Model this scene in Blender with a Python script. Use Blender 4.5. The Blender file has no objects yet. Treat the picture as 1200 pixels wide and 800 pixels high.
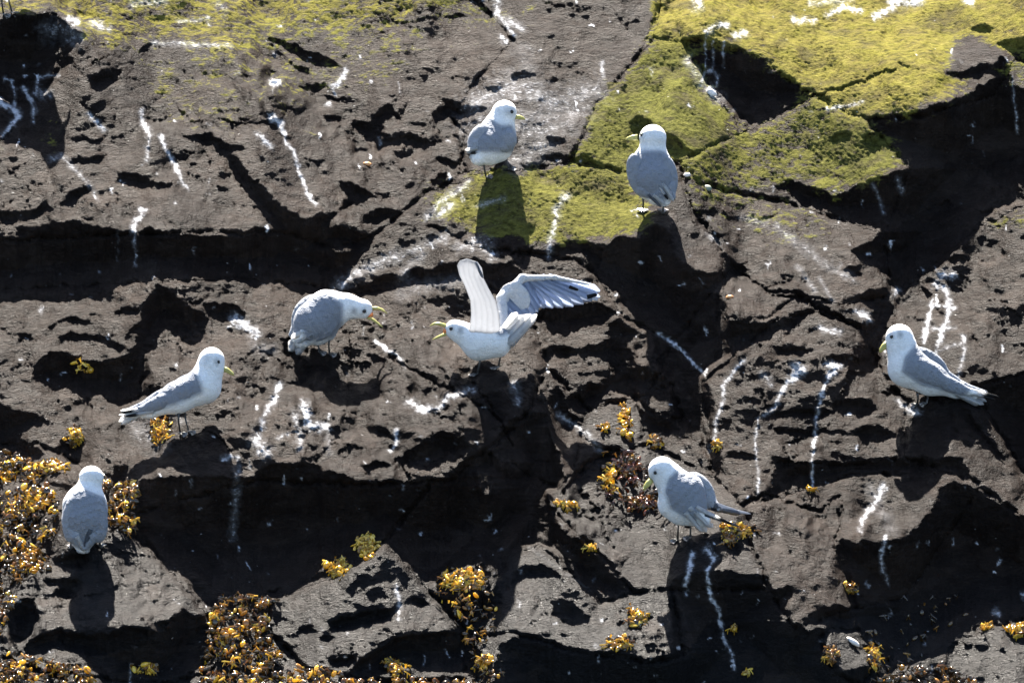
import bpy, math, random
import numpy as np
from mathutils import Vector
scene = bpy.context.scene
# ---------------------------------------------------------------- camera, sky, sun, exposure
PITCH = math.radians(10); S = 3.5/1200; DIST = 45.0          # metres per photo pixel at the cliff, distance to it
FW = np.array([0, math.cos(PITCH), -math.sin(PITCH)]); UP = np.array([0, math.sin(PITCH), math.cos(PITCH)]); RT = np.array([1., 0, 0])
CAM = -FW*DIST
cd = bpy.data.cameras.new("camera"); co = bpy.data.objects.new("camera", cd); scene.collection.objects.link(co)
co.location = CAM; co.rotation_euler = (math.radians(90) - PITCH, 0, 0)
cd.sensor_width = 36; cd.lens = 36*DIST/3.5; cd.clip_start = 1; cd.clip_end = 500
scene.camera = co
SUN = Vector((-.0906, math.cos(math.radians(55)), math.sin(math.radians(55)))).normalized()
w = bpy.data.worlds.new("World"); scene.world = w; w.use_nodes = True
wn = w.node_tree.nodes; wl = w.node_tree.links
sky = wn.new("ShaderNodeTexSky"); sky.sky_type = 'NISHITA'; sky.sun_disc = False
sky.sun_elevation = math.asin(SUN.z); sky.sun_rotation = math.atan2(SUN.x, SUN.y)
wl.new(sky.outputs[0], wn["Background"].inputs[0]); wn["Background"].inputs[1].default_value = .05
ld = bpy.data.lights.new("sun", 'SUN'); lo = bpy.data.objects.new("sun", ld); scene.collection.objects.link(lo)
ld.energy = 5; ld.angle = math.radians(.53); ld.color = (1, .93, .83)
lo.rotation_euler = SUN.to_track_quat('Z', 'Y').to_euler(); lo.location = SUN*20
scene.view_settings.view_transform = 'Standard'; scene.view_settings.look = 'None'
scene.view_settings.exposure = 2.9; scene.view_settings.gamma = 1; scene.view_settings.use_curve_mapping = False

def P(u, v, d):
    """place of photo pixel (u, v) at depth d pixels behind the middle of the picture, in metres"""
    u = np.asarray(u, float); v = np.asarray(v, float); d = np.asarray(d, float)
    k = (DIST + d*S)/DIST
    return CAM + FW*(DIST + d*S)[..., None] + (RT*((u - 600)*S*k)[..., None] + UP*((400 - v)*S*k)[..., None])
# ---------------------------------------------------------------- relief data (photo pixels, x right, y down)
DARK = [
 [(-300,35),(0,25),(20,18),(68,17),(85,32),(103,42),(92,55),(84,65),(83,75),(72,88),(58,108),(50,122),(38,127),(15,128),(5,120),(-20,112),(-300,110)],
 [(105,92),(118,84),(130,79),(143,82),(138,97),(120,108),(106,103)],
 [(90,155),(100,161),(112,164),(127,157),(122,166),(105,169)],
 [(82,185),(105,185),(128,180),(118,190),(98,195),(84,192)],
 [(209,159),(243,155),(267,168),(290,173),(272,180),(284,192),(291,206),(304,214),(324,236),(345,250),(372,262),(390,285),(330,285),(294,238),(270,203),(253,174),(225,166)],
 [(137,203),(160,204),(185,212),(203,215),(198,222),(160,220),(137,215)],
 [(70,240),(85,226),(105,217),(102,228),(88,239),(74,243)],
 [(-300,250),(0,246),(25,248),(45,245),(55,233),(58,250),(40,258),(15,262),(-300,265)],
 [(-300,285),(0,278),(20,280),(15,264),(40,267),(62,262),(92,258),(107,264),(130,269),(150,272),(164,271),(175,265),(195,274),(220,277),(245,278),(270,275),(300,269),(325,271),(360,255),(395,250),(385,267),(407,266),(425,275),(436,275),(425,295),(410,315),(392,337),(370,342),(350,346),(337,342),(332,335),(300,336),(277,330),(270,326),(225,325),(212,327),(185,329),(165,330),(140,341),(112,351),(82,355),(50,356),(30,354),(0,357),(-300,365)],
 [(397,212),(414,214),(428,222),(443,233),(420,237),(410,247),(396,245),(404,234)],
 [(440,225),(455,227),(461,233),(448,234)],
 [(425,253),(452,242),(468,248),(462,254),(440,265),(425,262)],
 [(407,144),(435,142),(436,136),(455,120),(461,130),(475,142),(462,140),(450,142),(450,155),(460,160),(480,157),(505,165),(522,165),(500,175),(480,172),(455,172),(442,184),(435,170),(420,155)],
 [(441,180),(445,180),(450,205),(446,205)],
 [(512,111),(527,117),(550,122),(572,125),(562,135),(550,142),(530,140),(510,142),(505,132),(520,127)],
 [(552,95),(567,88),(570,93),(560,100),(554,112),(551,104)],
 [(310,44),(330,46),(352,55),(384,68),(401,77),(382,81),(360,78),(340,62)],
 [(310,50),(320,55),(345,76),(362,80),(364,92),(350,83),(330,66)],
 [(380,136),(400,136),(397,143),(385,144)],
 [(350,100),(370,98),(385,102),(375,108),(355,106)],
 [(540,-60),(560,0),(577,17),(577,24),(565,15),(545,0),(525,-60)],
 [(587,37),(600,46),(606,54),(595,48)],
 [(522,22),(535,15),(550,20),(532,24)],
 [(510,185),(525,186),(537,192),(532,197),(520,195)],
 [(360,189),(387,187),(375,193)],
 [(505,214),(515,204),(527,203),(512,217)],
 [(600,85),(615,85),(627,87),(615,95),(600,94)],
 [(647,90),(657,91),(650,97)],[(670,86),(685,85),(677,90)],
 [(641,162),(650,160),(667,165),(660,171),(642,171)],
 [(639,185),(657,180),(675,186),(682,181),(697,191),(685,193),(660,191)],
 [(758,44),(772,50),(762,54)],
 [(797,49),(815,45),(825,44),(840,47),(865,55),(885,64),(900,75),(910,85),(927,91),(940,102),(951,114),(925,125),(900,139),(877,151),(865,140),(850,120),(840,107),(825,90),(810,67)],
 [(727,100),(734,100),(736,118),(729,112)],
 [(737,146),(747,135),(762,140),(780,155),(800,167),(812,179),(792,185),(770,180),(745,165)],
 [(1135,35),(1150,27),(1165,32),(1162,40),(1145,41)],
 [(1030,38),(1036,35),(1041,39),(1036,43)],
 [(1052,74),(1062,76),(1085,82),(1070,82),(1052,78)],
 [(1165,51),(1180,47),(1200,42),(1500,40),(1500,78),(1200,76),(1187,67)],
 [(1105,85),(1125,84),(1142,80),(1152,72),(1160,77),(1168,72),(1177,64),(1182,80),(1190,100),(1200,104),(1500,110),(1500,215),(1200,240),(1177,245),(1152,257),(1137,272),(1120,290),(1102,310),(1085,322),(1067,332),(1055,342),(1047,340),(1040,329),(1027,315),(1017,310),(1007,305),(995,295),(1010,286),(1025,280),(1030,272),(1012,265),(990,256),(970,247),(947,241),(935,237),(925,225),(905,219),(925,211),(940,217),(960,220),(977,230),(992,226),(1005,217),(1025,207),(1050,202),(1062,197),(1040,172),(1025,150),(1012,140),(1027,137),(1055,135),(1080,129),(1100,122),(1125,115),(1140,107),(1145,94),(1125,95),(1117,89)],
 [(972,162),(987,155),(998,158),(995,166),(975,168)],
 [(1017,155),(1035,160),(1037,175),(1025,180),(1010,166)],
 [(987,316),(1010,310),(1010,325),(995,322)],
 [(930,340),(942,341),(950,350),(977,355),(1000,347),(1017,340),(1040,336),(1047,350),(1049,370),(1042,385),(1035,400),(1033,415),(1031,436),(1017,429),(1007,422),(1012,410),(1012,398),(1007,385),(995,377),(975,370),(957,362),(937,350)],
 [(645,292),(675,282),(695,285),(712,286),(725,277),(750,279),(755,270),(767,264),(780,269),(785,275),(784,287),(792,302),(812,314),(830,319),(847,317),(850,297),(865,307),(880,316),(865,322),(850,330),(847,350),(852,360),(855,375),(900,376),(937,371),(950,370),(932,380),(915,392),(900,399),(885,402),(865,412),(840,427),(825,441),(833,455),(836,470),(836,500),(832,515),(812,505),(795,494),(792,480),(785,460),(784,450),(775,434),(772,422),(765,412),(765,394),(750,385),(740,372),(725,355),(720,342),(710,335),(697,325),(690,312),(680,297),(662,302),(647,300)],
 [(630,361),(665,358),(702,354),(722,366),(712,376),(690,384),(672,392),(650,397),(635,385),(622,375)],
 [(630,412),(648,402),(675,408),(700,404),(715,395),(712,380),(725,372),(745,388),(735,400),(745,425),(775,437),(787,447),(780,457),(762,458),(747,462),(748,480),(740,468),(720,462),(712,455),(700,445),(718,440),(715,425),(690,418),(660,420),(640,425)],
 [(664,468),(692,447),(720,455),(702,474),(683,487),(668,480)],
 [(750,477),(760,480),(797,494),(792,505),(785,517),(755,510),(750,495)],
 [(817,505),(833,515),(847,537),(845,550),(835,560),(828,540)],
 [(615,480),(640,485),(645,507),(657,530),(662,560),(655,572),(640,575),(600,545),(577,530),(590,500)],
 [(643,458),(655,452),(662,465),(668,482),(680,490),(678,500),(665,505),(650,495),(645,475)],
 [(700,525),(725,522),(735,535),(715,545),(700,545),(690,560),(680,575),(668,560),(672,545),(690,540)],
 [(185,332),(200,342),(215,358),(230,363),(245,376),(240,390),(235,402),(222,408),(212,400),(208,390),(195,385),(185,395),(178,410),(172,425),(180,437),(170,450),(185,457),(170,470),(152,475),(140,478),(128,470),(118,462),(106,464),(108,478),(100,480),(95,465),(80,458),(60,458),(48,450),(38,438),(42,425),(58,413),(68,412),(90,417),(105,423),(118,425),(135,420),(150,415),(160,402),(160,390),(150,395),(145,398),(155,385),(163,378),(165,362),(175,345)],
 [(55,383),(70,374),(90,370),(105,375),(112,380),(95,379),(75,378),(60,387)],
 [(65,396),(80,390),(105,391),(120,394),(135,400),(148,408),(140,415),(128,408),(110,400),(90,398),(70,402)],
 [(100,366),(115,368),(122,371),(108,372)],[(135,365),(150,360),(165,363),(160,370),(140,370)],
 [(22,390),(35,392),(42,398),(30,402),(20,400)],
 [(235,355),(260,355),(280,358),(288,365),(285,375),(262,378),(248,372),(240,362)],
 [(-300,470),(0,475),(15,480),(50,487),(60,494),(50,500),(32,502),(25,515),(50,527),(52,535),(37,547),(15,540),(0,532),(-300,540)],
 [(65,525),(72,515),(95,517),(97,525),(82,531),(67,535)],
 [(132,545),(150,547),(152,565),(140,575),(130,565)],
 [(160,562),(172,560),(200,560),(217,559),(270,560),(300,560),(300,552),(315,545),(350,541),(375,544),(380,550),(405,554),(412,562),(442,565),(475,565),(507,565),(525,560),(540,542),(565,527),(600,545),(640,575),(650,598),(658,620),(682,635),(705,647),(717,665),(727,677),(742,692),(717,710),(705,707),(682,690),(665,672),(652,647),(632,637),(615,642),(600,650),(595,652),(588,668),(565,657),(537,665),(517,677),(497,682),(480,665),(462,645),(450,637),(440,650),(407,670),(377,682),(350,692),(322,700),(300,697),(262,700),(260,712),(245,715),(230,707),(225,695),(215,680),(185,657),(175,647),(152,625),(155,600)],
 [(503,692),(515,700),(570,695),(585,685),(588,705),(578,722),(562,738),(557,760),(545,745),(520,718)],
 [(600,745),(615,744),(637,750),(670,760),(700,762),(725,762),(755,771),(792,766),(790,750),(787,720),(783,700),(787,680),(800,672),(845,668),(870,672),(900,673),(905,692),(922,686),(930,692),(925,705),(915,717),(917,730),(937,730),(947,742),(960,735),(972,742),(967,760),(977,775),(985,785),(1012,782),(1030,780),(1030,830),(1000,1100),(560,1100),(575,800),(580,770),(585,755)],
 [(907,536),(950,542),(987,542),(1012,539),(1060,535),(1128,536),(1137,556),(1150,566),(1100,555),(1060,553),(1012,555),(962,567),(925,576),(903,584),(905,560)],
 [(985,631),(1010,634),(1030,636),(1055,632),(1072,622),(1085,605),(1097,590),(1100,570),(1120,564),(1142,570),(1165,585),(1200,605),(1500,720),(1500,780),(1200,728),(1177,733),(1142,740),(1115,760),(1100,767),(1060,780),(1040,790),(1030,770),(1012,748),(1000,738),(985,740),(960,732),(947,722),(960,712),(982,708),(998,712),(990,695),(985,675),(980,660),(978,645)],
 [(1145,450),(1175,442),(1200,437),(1500,415),(1500,650),(1200,556),(1183,524),(1166,500),(1150,475)],
 [(1120,475),(1135,480),(1150,505),(1165,520),(1180,540),(1170,537),(1150,515),(1130,495)],
 [(1113,497),(1120,500),(1128,510),(1120,508)],
 [(905,408),(930,405),(955,410),(940,415),(920,418)],
 [(970,418),(1000,417),(1012,425),(1030,437),(1020,437),(1000,430),(980,424)],
 [(995,435),(1015,437),(1010,443),(997,442)],[(1025,460),(1045,458),(1040,465)],
 [(975,472),(1000,465),(1022,470),(1030,480),(1015,488),(990,485),(978,480)],
 [(905,482),(935,480),(975,482),(965,490),(935,487),(905,489)],
 [(905,502),(940,503),(985,504),(1010,510),(985,511),(940,510),(910,508)],
 [(1000,500),(1030,498),(1050,510),(1030,520),(1005,515)],
 [(985,533),(1010,537),(1000,541),(985,540)],[(850,528),(875,530),(895,538),(880,540),(860,538)],
 [(1075,330),(1083,335),(1093,347),(1085,350),(1076,340)],[(1105,305),(1125,302),(1135,305),(1115,308)],
 [(1055,370),(1075,372),(1090,375),(1075,377)],
 [(812,248),(820,252),(833,270),(828,272)],[(830,273),(855,274),(845,280),(838,280)],
 [(915,345),(930,345),(945,352),(938,354),(920,350)],
 [(57,652),(85,649),(103,652),(100,663),(80,667),(60,666)],
 [(50,678),(90,680),(102,683),(85,689),(55,685)],[(62,690),(80,686),(88,695),(78,705),(65,702)],
 [(25,700),(40,700),(45,715),(47,727),(35,745),(25,755),(12,755),(10,740),(8,720)],
 [(28,760),(32,750),(50,742),(70,737),(90,744),(125,742),(147,735),(170,736),(185,741),(180,730),(207,722),(215,712),(225,720),(247,720),(255,745),(250,775),(240,785),(225,790),(220,830),(130,830),(115,790),(100,765),(62,760),(30,775)],
 [(387,730),(400,722),(420,720),(430,715),(460,712),(470,705),(460,725),(440,732),(420,735),(400,740),(388,738)],
 [(350,735),(365,732),(372,740),(360,745)],[(480,702),(495,700),(505,708),(490,712)],[(375,745),(395,745),(390,752),(375,750)],
 [(445,760),(460,748),(480,742),(500,742),(520,740),(545,740),(556,742),(562,760),(570,775),(565,795),(545,790),(500,785),(470,778),(440,792),(410,790),(420,775)],
 [(390,772),(410,768),(420,765),(415,775),(395,782),(385,778)],
 [(600,670),(612,662),(635,660),(650,668),(658,678),(640,679),(615,680),(600,690)],
 [(645,705),(658,700),(672,703),(680,715),(693,722),(690,730),(672,735),(658,732),(648,720)],
 [(425,417),(440,416),(452,424),(435,422)],[(485,433),(497,437),(506,444),(495,442)],
 [(438,502),(455,505),(462,515),(450,512)],[(465,515),(480,508),(495,505),(480,515),(468,518)],
 [(415,545),(440,540),(460,543),(460,548),(430,550)],
 [(460,535),(485,525),(500,515),(520,505),(540,512),(550,525),(535,540),(515,545),(495,555),(478,555),(465,548)],
 [(300,443),(320,441),(330,446),(315,446)],[(335,446),(350,447),(350,453),(338,450)],
 [(407,341),(435,331),(440,326),(460,321),(472,325),(476,318),(490,314),(507,316),(518,309),(535,306),(560,300),(575,312),(600,305),(612,320),(600,345),(582,350),(560,335),(540,328),(505,331),(485,333),(450,338),(420,342)],
 [(600,295),(645,298),(645,301),(600,299)],
 [(1160,650),(1150,640),(1130,660),(1140,665)],
 [(742,692),(786,693),(786,697),(742,697)],
 [(850,628),(868,640),(866,652),(858,650)],
]
LITS = [  # islands of sunlit stone inside the shade
 [(968,358),(985,352),(1003,352),(1018,363),(1020,375),(1010,380),(990,372)],
 [(560,552),(575,555),(577,572),(570,580),(560,572)],
 [(392,294),(402,289),(412,292),(410,296),(396,297)],
 [(738,402),(752,404),(768,420),(775,433),(765,432),(748,420)],
 [(1092,568),(1102,566),(1100,580),(1093,588)],
 [(1144,98),(1155,88),(1165,90),(1155,98)],
]
CRACKS = [ # (polyline, width)
 ([(952,114),(985,104),(1015,93),(1050,80)],3),([(455,418),(490,436),(530,458),(552,470),(580,488)],3),
 ([(820,252),(838,276),(846,292)],4),([(530,140),(545,160),(540,200)],3),
 ([(620,300),(600,298)],3),([(900,340),(930,342),(950,356),(985,372),(1008,388)],3),
 ([(870,590),(900,580),(930,590),(960,600),(985,580)],3),([(985,580),(985,610),(978,640)],3),
 ([(600,520),(570,470),(555,448)],3),([(505,565),(470,610),(450,637)],4),([(680,575),(700,600),(715,640)],4),
 ([(870,320),(905,345),(940,350)],3),([(330,690),(300,700)],3),
]
BIG, MED = 0, 1
ROCKS = [ # (label, category, polygon, roughness, gradient, wetness)
 ("upper left brown slope of rock streaked with droppings under yellow lichen",[(-300,-300),(540,-300),(560,0),(600,47),(552,100),(530,140),(545,200),(500,230),(440,275),(390,290),(330,272),(150,273),(0,282),(-300,290)],1.0,1.05,0),
 ("brown rock whitened by droppings behind the upper middle gull",[(540,-300),(800,-300),(775,0),(750,60),(700,120),(670,188),(600,205),(545,200),(530,140),(552,100),(600,47),(560,0)],1.0,1.0,0),
 ("large moss covered slab across the upper right corner",[(800,-300),(1500,-300),(1500,90),(1190,70),(1165,110),(1080,135),(1015,140),(960,112),(940,106),(890,66),(800,48),(765,45),(775,0)],0.6,1.15,0),
 ("small mossy block left of the mossy slab behind the gull with folded wings",[(700,120),(765,45),(800,48),(850,130),(877,152),(795,188),(740,202),(670,188)],0.7,1.05,0),
 ("olive green slanting rock below the mossy slab",[(795,188),(877,152),(952,113),(1015,140),(1065,198),(1035,275),(935,240),(860,225),(820,215)],0.7,0.95,0),
 ("mossy pedestal rock under the two upper gulls with a black hollow beneath",[(515,222),(560,204),(670,190),(740,202),(795,190),(812,248),(846,292),(847,325),(790,400),(730,372),(690,312),(645,298),(560,290),(500,262)],0.8,1.0,0),
 ("cracked brown block between the mossy pedestal and the dark cleft on the right",[(795,190),(820,215),(860,225),(935,240),(1035,275),(1045,345),(985,356),(935,345),(900,372),(850,372),(847,325),(846,292),(812,248)],1.1,1.05,0),
 ("wedge of rock with a pale diagonal streak above the wing raising gull",[(392,340),(440,275),(500,225),(520,222),(500,262),(560,290),(645,298),(690,312),(730,372),(690,352),(600,345),(540,325),(407,345)],1.0,1.0,0),
 ("large grey brown slab at the right edge behind the profile gull",[(1055,342),(1140,270),(1200,240),(1500,190),(1500,430),(1200,437),(1145,450),(1100,470),(1048,440),(1048,370)],0.9,1.0,0),
 ("broad brown ledge on which three left gulls stand",[(-300,345),(0,340),(150,330),(300,325),(392,338),(407,345),(540,325),(600,345),(640,360),(625,380),(640,430),(620,480),(565,530),(530,562),(440,567),(300,562),(160,600),(120,560),(50,520),(-300,520)],1.25,1.0,0),
 ("rounded ridge of brown stone to the right of the outstretched wing",[(640,360),(690,352),(730,372),(790,400),(770,440),(760,460),(690,480),(640,430),(625,380)],1.2,1.05,0),
 ("block with three long white dropping streaks left of the profile gull",[(845,430),(905,376),(957,364),(1010,385),(1035,440),(1060,470),(1060,535),(1000,545),(905,540),(903,585),(870,590),(835,560),(830,500),(820,450)],1.15,1.0,0),
 ("narrow reddish brown ridge sloping down right under the profile gull",[(1035,440),(1100,470),(1150,470),(1200,556),(1500,650),(1500,720),(1200,606),(1140,565),(1060,535),(1060,470)],1.0,0.95,0),
 ("grey brown block at lower right with a short white streak",[(870,590),(903,585),(1000,555),(1110,553),(1150,566),(1100,640),(1060,700),(1000,712),(930,735),(900,690),(880,640)],1.0,1.0,0),
 ("uneven wet ledge under the gull with bowed head",[(660,575),(690,540),(760,520),(835,560),(870,590),(880,640),(900,690),(860,690),(787,690),(742,694),(705,650),(650,600)],1.0,1.05,.6),
 ("glistening low shelf below the bowed gull dotted with weed",[(600,740),(560,745),(565,700),(600,650),(632,637),(705,707),(742,694),(787,690),(800,770),(760,775),(680,765),(640,752)],1.0,1.0,1),
 ("grey pyramid shaped boulder among seaweed under the lower left gull",[(5,770),(0,700),(50,660),(70,640),(110,615),(150,622),(190,660),(230,705),(258,745),(250,785),(200,800),(60,790)],1.3,1.0,.8),
 ("dark grey triangular boulder at bottom centre with a short white streak",[(313,705),(400,672),(450,635),(500,690),(560,750),(572,790),(480,800),(360,785),(315,740)],.95,.85,.8),
 ("pale grey wet rock in the bottom right corner",[(1030,800),(1110,762),(1145,738),(1200,725),(1500,720),(1500,1100),(1000,1100)],1.2,1.0,1),
 ("small grey stone with a white pebble at the bottom right of the centre",[(960,745),(975,735),(1005,740),(1025,775),(1010,800),(975,790)],1.0,1.0,1),
 ("small tilted stones beside seaweed left of the dark shade",[(683,487),(705,472),(745,470),(755,510),(735,530),(700,525),(680,505)],1.0,0.9,.5),
 ("chunk of brown stone in the shade above the bowed gull",[(750,470),(770,455),(787,450),(800,494),(760,480)],1.0,1.0,0),
 ("knobbly stone in shade right of the winged gull's shadow",[(620,480),(640,432),(690,480),(683,487),(680,520),(665,560),(655,572),(600,545),(570,530)],1.1,1.0,0),
]
MOSS = [ # (polygon, strength, gold 0..1)
 ([(-300,-300),(770,-300),(560,-5),(500,14),(450,34),(400,28),(345,40),(330,50),(300,50),(275,72),(255,68),(200,50),(170,45),(128,62),(110,48),(75,15),(-300,15)],.62,.85),
 ([(280,20),(480,20),(520,60),(430,115),(290,110)],.33,.5),([(140,60),(290,75),(310,160),(200,150)],.3,.55),([(795,205),(870,225),(960,250),(1000,290),(880,275),(810,245)],.4,.3),([(480,205),(520,200),(520,280),(490,270)],.3,.3),
 ([(0,-20),(130,-20),(130,60),(110,45),(75,15),(0,15)],.6,.9),
 ([(230,72),(255,72),(262,100),(240,100)],.6,.7),([(175,100),(195,95),(208,110),(210,122),(195,115)],.55,.7),
 ([(40,158),(60,155),(72,172),(68,182),(50,172)],.9,.5),([(-300,160),(0,163),(12,172),(0,178),(-300,180)],.7,.5),
 ([(75,125),(97,122),(100,132),(80,133)],.6,.6),([(95,82),(108,80),(106,90),(97,90)],.6,.8),([(40,130),(65,125),(75,145),(45,148)],.35,.7),
 ([(320,92),(345,95),(350,115),(325,112)],.5,.5),([(355,130),(378,135),(372,170),(360,165)],.4,.4),([(318,120),(350,122),(340,132),(320,130)],.45,.5),
 ([(245,125),(275,128),(290,145),(262,145),(250,138)],.45,.6),([(418,36),(432,38),(430,46),(420,44)],.6,.5),([(452,48),(466,50),(462,58),(452,57)],.7,.3),
 ([(437,105),(450,82),(458,82),(450,95),(440,108)],.75,.4),([(315,165),(328,167),(327,180),(315,180)],.5,.4),
 ([(0,205),(15,210),(12,222),(0,222)],.4,.3),([(290,5),(440,0),(480,20),(450,30),(350,25)],.6,.9),
 ([(775,-300),(1500,-300),(1500,80),(1180,62),(1150,50),(1115,45),(1105,85),(1150,95),(1080,128),(1015,140),(950,112),(890,66),(800,48),(765,45)],.98,.95),
 ([(700,120),(765,45),(800,48),(850,130),(877,152),(795,188),(740,202),(670,188)],.93,.22),
 ([(795,188),(877,152),(952,113),(1015,140),(1065,198),(1010,222),(980,232),(935,216),(900,218),(850,222),(820,215)],.66,.35),
 ([(960,150),(1040,150),(1062,195),(990,215),(965,190)],.9,.2),
 ([(518,228),(560,204),(640,196),(735,201),(755,232),(768,262),(720,280),(640,287),(600,280),(540,265),(515,250)],.95,.35),
 ([(803,245),(812,250),(828,272),(815,262)],.8,.6),([(850,245),(905,248),(960,285),(925,290),(860,268)],.42,.35),([(905,218),(930,226),(935,240),(910,235)],.6,.1),
 ([(1155,255),(1200,248),(1240,250),(1190,272),(1155,270)],.6,.4),([(800,200),(850,225),(840,240),(805,238)],.5,.3),
 ([(500,-10),(660,-10),(640,25),(560,40),(520,50)],.28,.4),([(1175,75),(1210,70),(1210,110),(1185,100)],.6,.3),
]
GUANO = [ # (polyline, width, strength)
 ([(322,137),(326,143),(331,152),(334,165),(345,180),(350,200),(362,230),(370,240)],4.5,.95),([(320,139),(328,142)],8,1),([(302,157),(310,164),(318,172)],7,.7),
 ([(165,130),(168,145),(175,155),(173,175),(172,190)],6,.6),([(188,160),(195,175),(203,190),(212,210),(218,222)],5,.8),
 ([(103,134),(113,142),(122,153)],5,.75),([(60,186),(72,183),(85,195),(95,205),(110,225),(115,235)],6,.5),
 ([(-5,118),(12,126),(22,135),(14,147),(3,158)],7,.85),([(5,92),(15,97),(18,115),(17,128)],4,.7),([(42,105),(44,92),(60,87),(68,90)],4,.6),([(28,104),(38,118),(40,135),(38,142)],5,.7),([(44,108),(57,110)],10,.6),
 ([(60,35),(78,35),(90,45)],22,.42),([(80,22),(92,26)],6,.7),([(405,82),(400,92),(396,100),(388,101),(393,110)],5,.85),([(385,122),(387,124)],5,.8),([(320,96),(326,98)],8,.8),
 ([(165,247),(168,246),(158,262),(155,270)],7,.8),([(159,270),(157,285),(160,300),(158,312)],3,.75),([(138,270),(138,305)],2,.3),
 ([(583,-10),(583,18),(592,28),(602,40)],7,.7),([(595,24),(612,34)],10,.5),([(588,46),(592,50)],7,.7),
 ([(560,120),(600,100),(650,120),(700,105)],30,.42),([(560,150),(620,150),(670,130)],40,.38),([(640,170),(600,190)],25,.35),([(705,74),(707,88)],5,.8),([(610,60),(635,110)],20,.22),
 ([(395,337),(420,320),(450,305),(490,292),(525,274)],12,.5),([(500,255),(520,235),(550,213)],8,.5),([(663,230),(652,245),(651,260),(645,280),(643,300)],8,.6),([(558,242),(575,236),(592,232)],6,.5),
 ([(472,322),(480,310),(495,300)],10,.4),([(540,290),(570,284),(575,300)],14,.45),([(470,345),(500,335),(540,330)],16,.3),([(515,250),(530,240)],9,.6),
 ([(930,24),(955,24)],7,.7),([(970,18),(990,8),(1010,13)],6,.85),([(950,5),(1000,0)],7,.5),([(1025,20),(1045,9),(1060,0)],7,.7),([(1045,0),(1062,3),(1078,0)],10,.85),([(1130,-5),(1138,4)],8,.8),
 ([(828,38),(838,30),(852,30)],7,.7),([(862,42),(876,38)],7,.7),([(827,44),(827,78)],2.5,.7),([(836,48),(836,82)],2.5,.6),([(848,50),(847,78)],3,.7),([(822,95),(826,84),(838,83),(841,92),(839,102)],4,.7),([(806,70),(822,98),(845,118)],11,.4),([(832,106),(836,110)],8,1),
 ([(815,0),(822,5),(815,12)],9,.6),([(1022,214),(1030,230),(1035,250)],4,.5),([(1053,211),(1057,224)],6,.5),([(1186,90),(1190,130),(1192,158)],3,.6),([(970,128),(1010,120)],5,.6),
 ([(910,265),(960,305),(1000,328)],9,.35),([(935,312),(955,340)],6,.35),([(960,325),(975,352)],5,.35),([(1004,365),(1018,374)],8,.7),([(958,384),(985,388)],6,.7),
 ([(1034,405),(1040,418)],6,.5),([(870,255),(900,262)],9,.35),([(832,275),(845,287)],6,.5),([(1048,346),(1052,340)],7,.6),
 ([(1104,322),(1118,323)],9,.85),([(1095,333),(1108,340),(1112,352)],7,.7),([(1092,353),(1088,375),(1083,400)],5.5,.85),([(1090,355),(1118,360)],5,.7),([(1112,356),(1110,375),(1102,395),(1097,415)],6.5,.85),([(1083,386),(1120,384)],4,.6),([(1128,393),(1130,415),(1123,440)],5,.6),([(1098,412),(1125,402)],5,.5),
 ([(871,422),(858,438),(847,452),(848,468),(840,490),(836,522)],5,.75),([(895,438),(903,450)],8,.4),
 ([(932,430),(940,434),(928,444)],9,.85),([(925,445),(916,458),(908,478),(888,490),(885,520),(889,560),(888,578)],4.5,.7),([(972,428),(983,429),(972,440)],8,.9),([(972,440),(963,460),(957,490),(953,530),(952,572)],4.5,.8),
 ([(772,391),(792,404),(810,422),(825,438)],4.5,.95),([(655,487),(670,495),(690,510),(705,528)],7,.6),([(603,450),(607,470)],9,.5),
 ([(275,373),(285,380),(300,392)],11,.8),([(328,450),(320,470),(308,490),(303,530)],7,.75),([(356,475),(362,498),(382,500)],10,.85),([(345,485),(352,515),(350,525)],9,.5),([(325,513),(345,506)],4,.6),([(383,505),(385,530)],7,.35),([(300,515),(312,530)],14,.6),
 ([(440,400),(455,411),(470,421)],4,.95),([(480,472),(495,480),(515,478),(525,465),(545,458),(556,455)],8,.75),([(465,505),(464,520),(455,528)],5,.8),([(262,537),(278,535)],6,.7),([(279,540),(277,580),(273,630)],8,.42),
 ([(460,410),(475,432)],3,.4),([(465,686),(467,700),(467,724)],5,.7),([(1035,572),(1028,585),(1015,602),(1007,620)],8,.8),([(1037,628),(1033,655),(1035,668),(1042,685)],5,.7),([(1020,570),(1045,620)],12,.25),
 ([(811,649),(809,662),(804,680),(805,697)],5.5,.9),([(828,644),(837,656),(828,668),(832,695),(842,720),(848,745),(858,770),(861,783)],4.2,.95),([(828,643),(836,652)],8,.9),
 ([(152,778),(152,805)],3,.8),([(1166,715),(1170,719)],7,.7),([(1200,695),(1205,705)],8,.7),([(1052,470),(1062,478),(1075,483)],8,.6),([(300,405),(320,410)],12,.3),([(620,640),(690,690)],3,.2),
 ([(200,472),(215,495)],12,.3),([(160,500),(185,520)],20,.3),([(180,50),(270,55)],6,.5),([(110,28),(125,33)],9,.6),([(155,5),(190,2)],9,.5),([(255,5),(262,10)],9,.5),([(210,26),(245,22)],5,.5),
]
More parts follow.
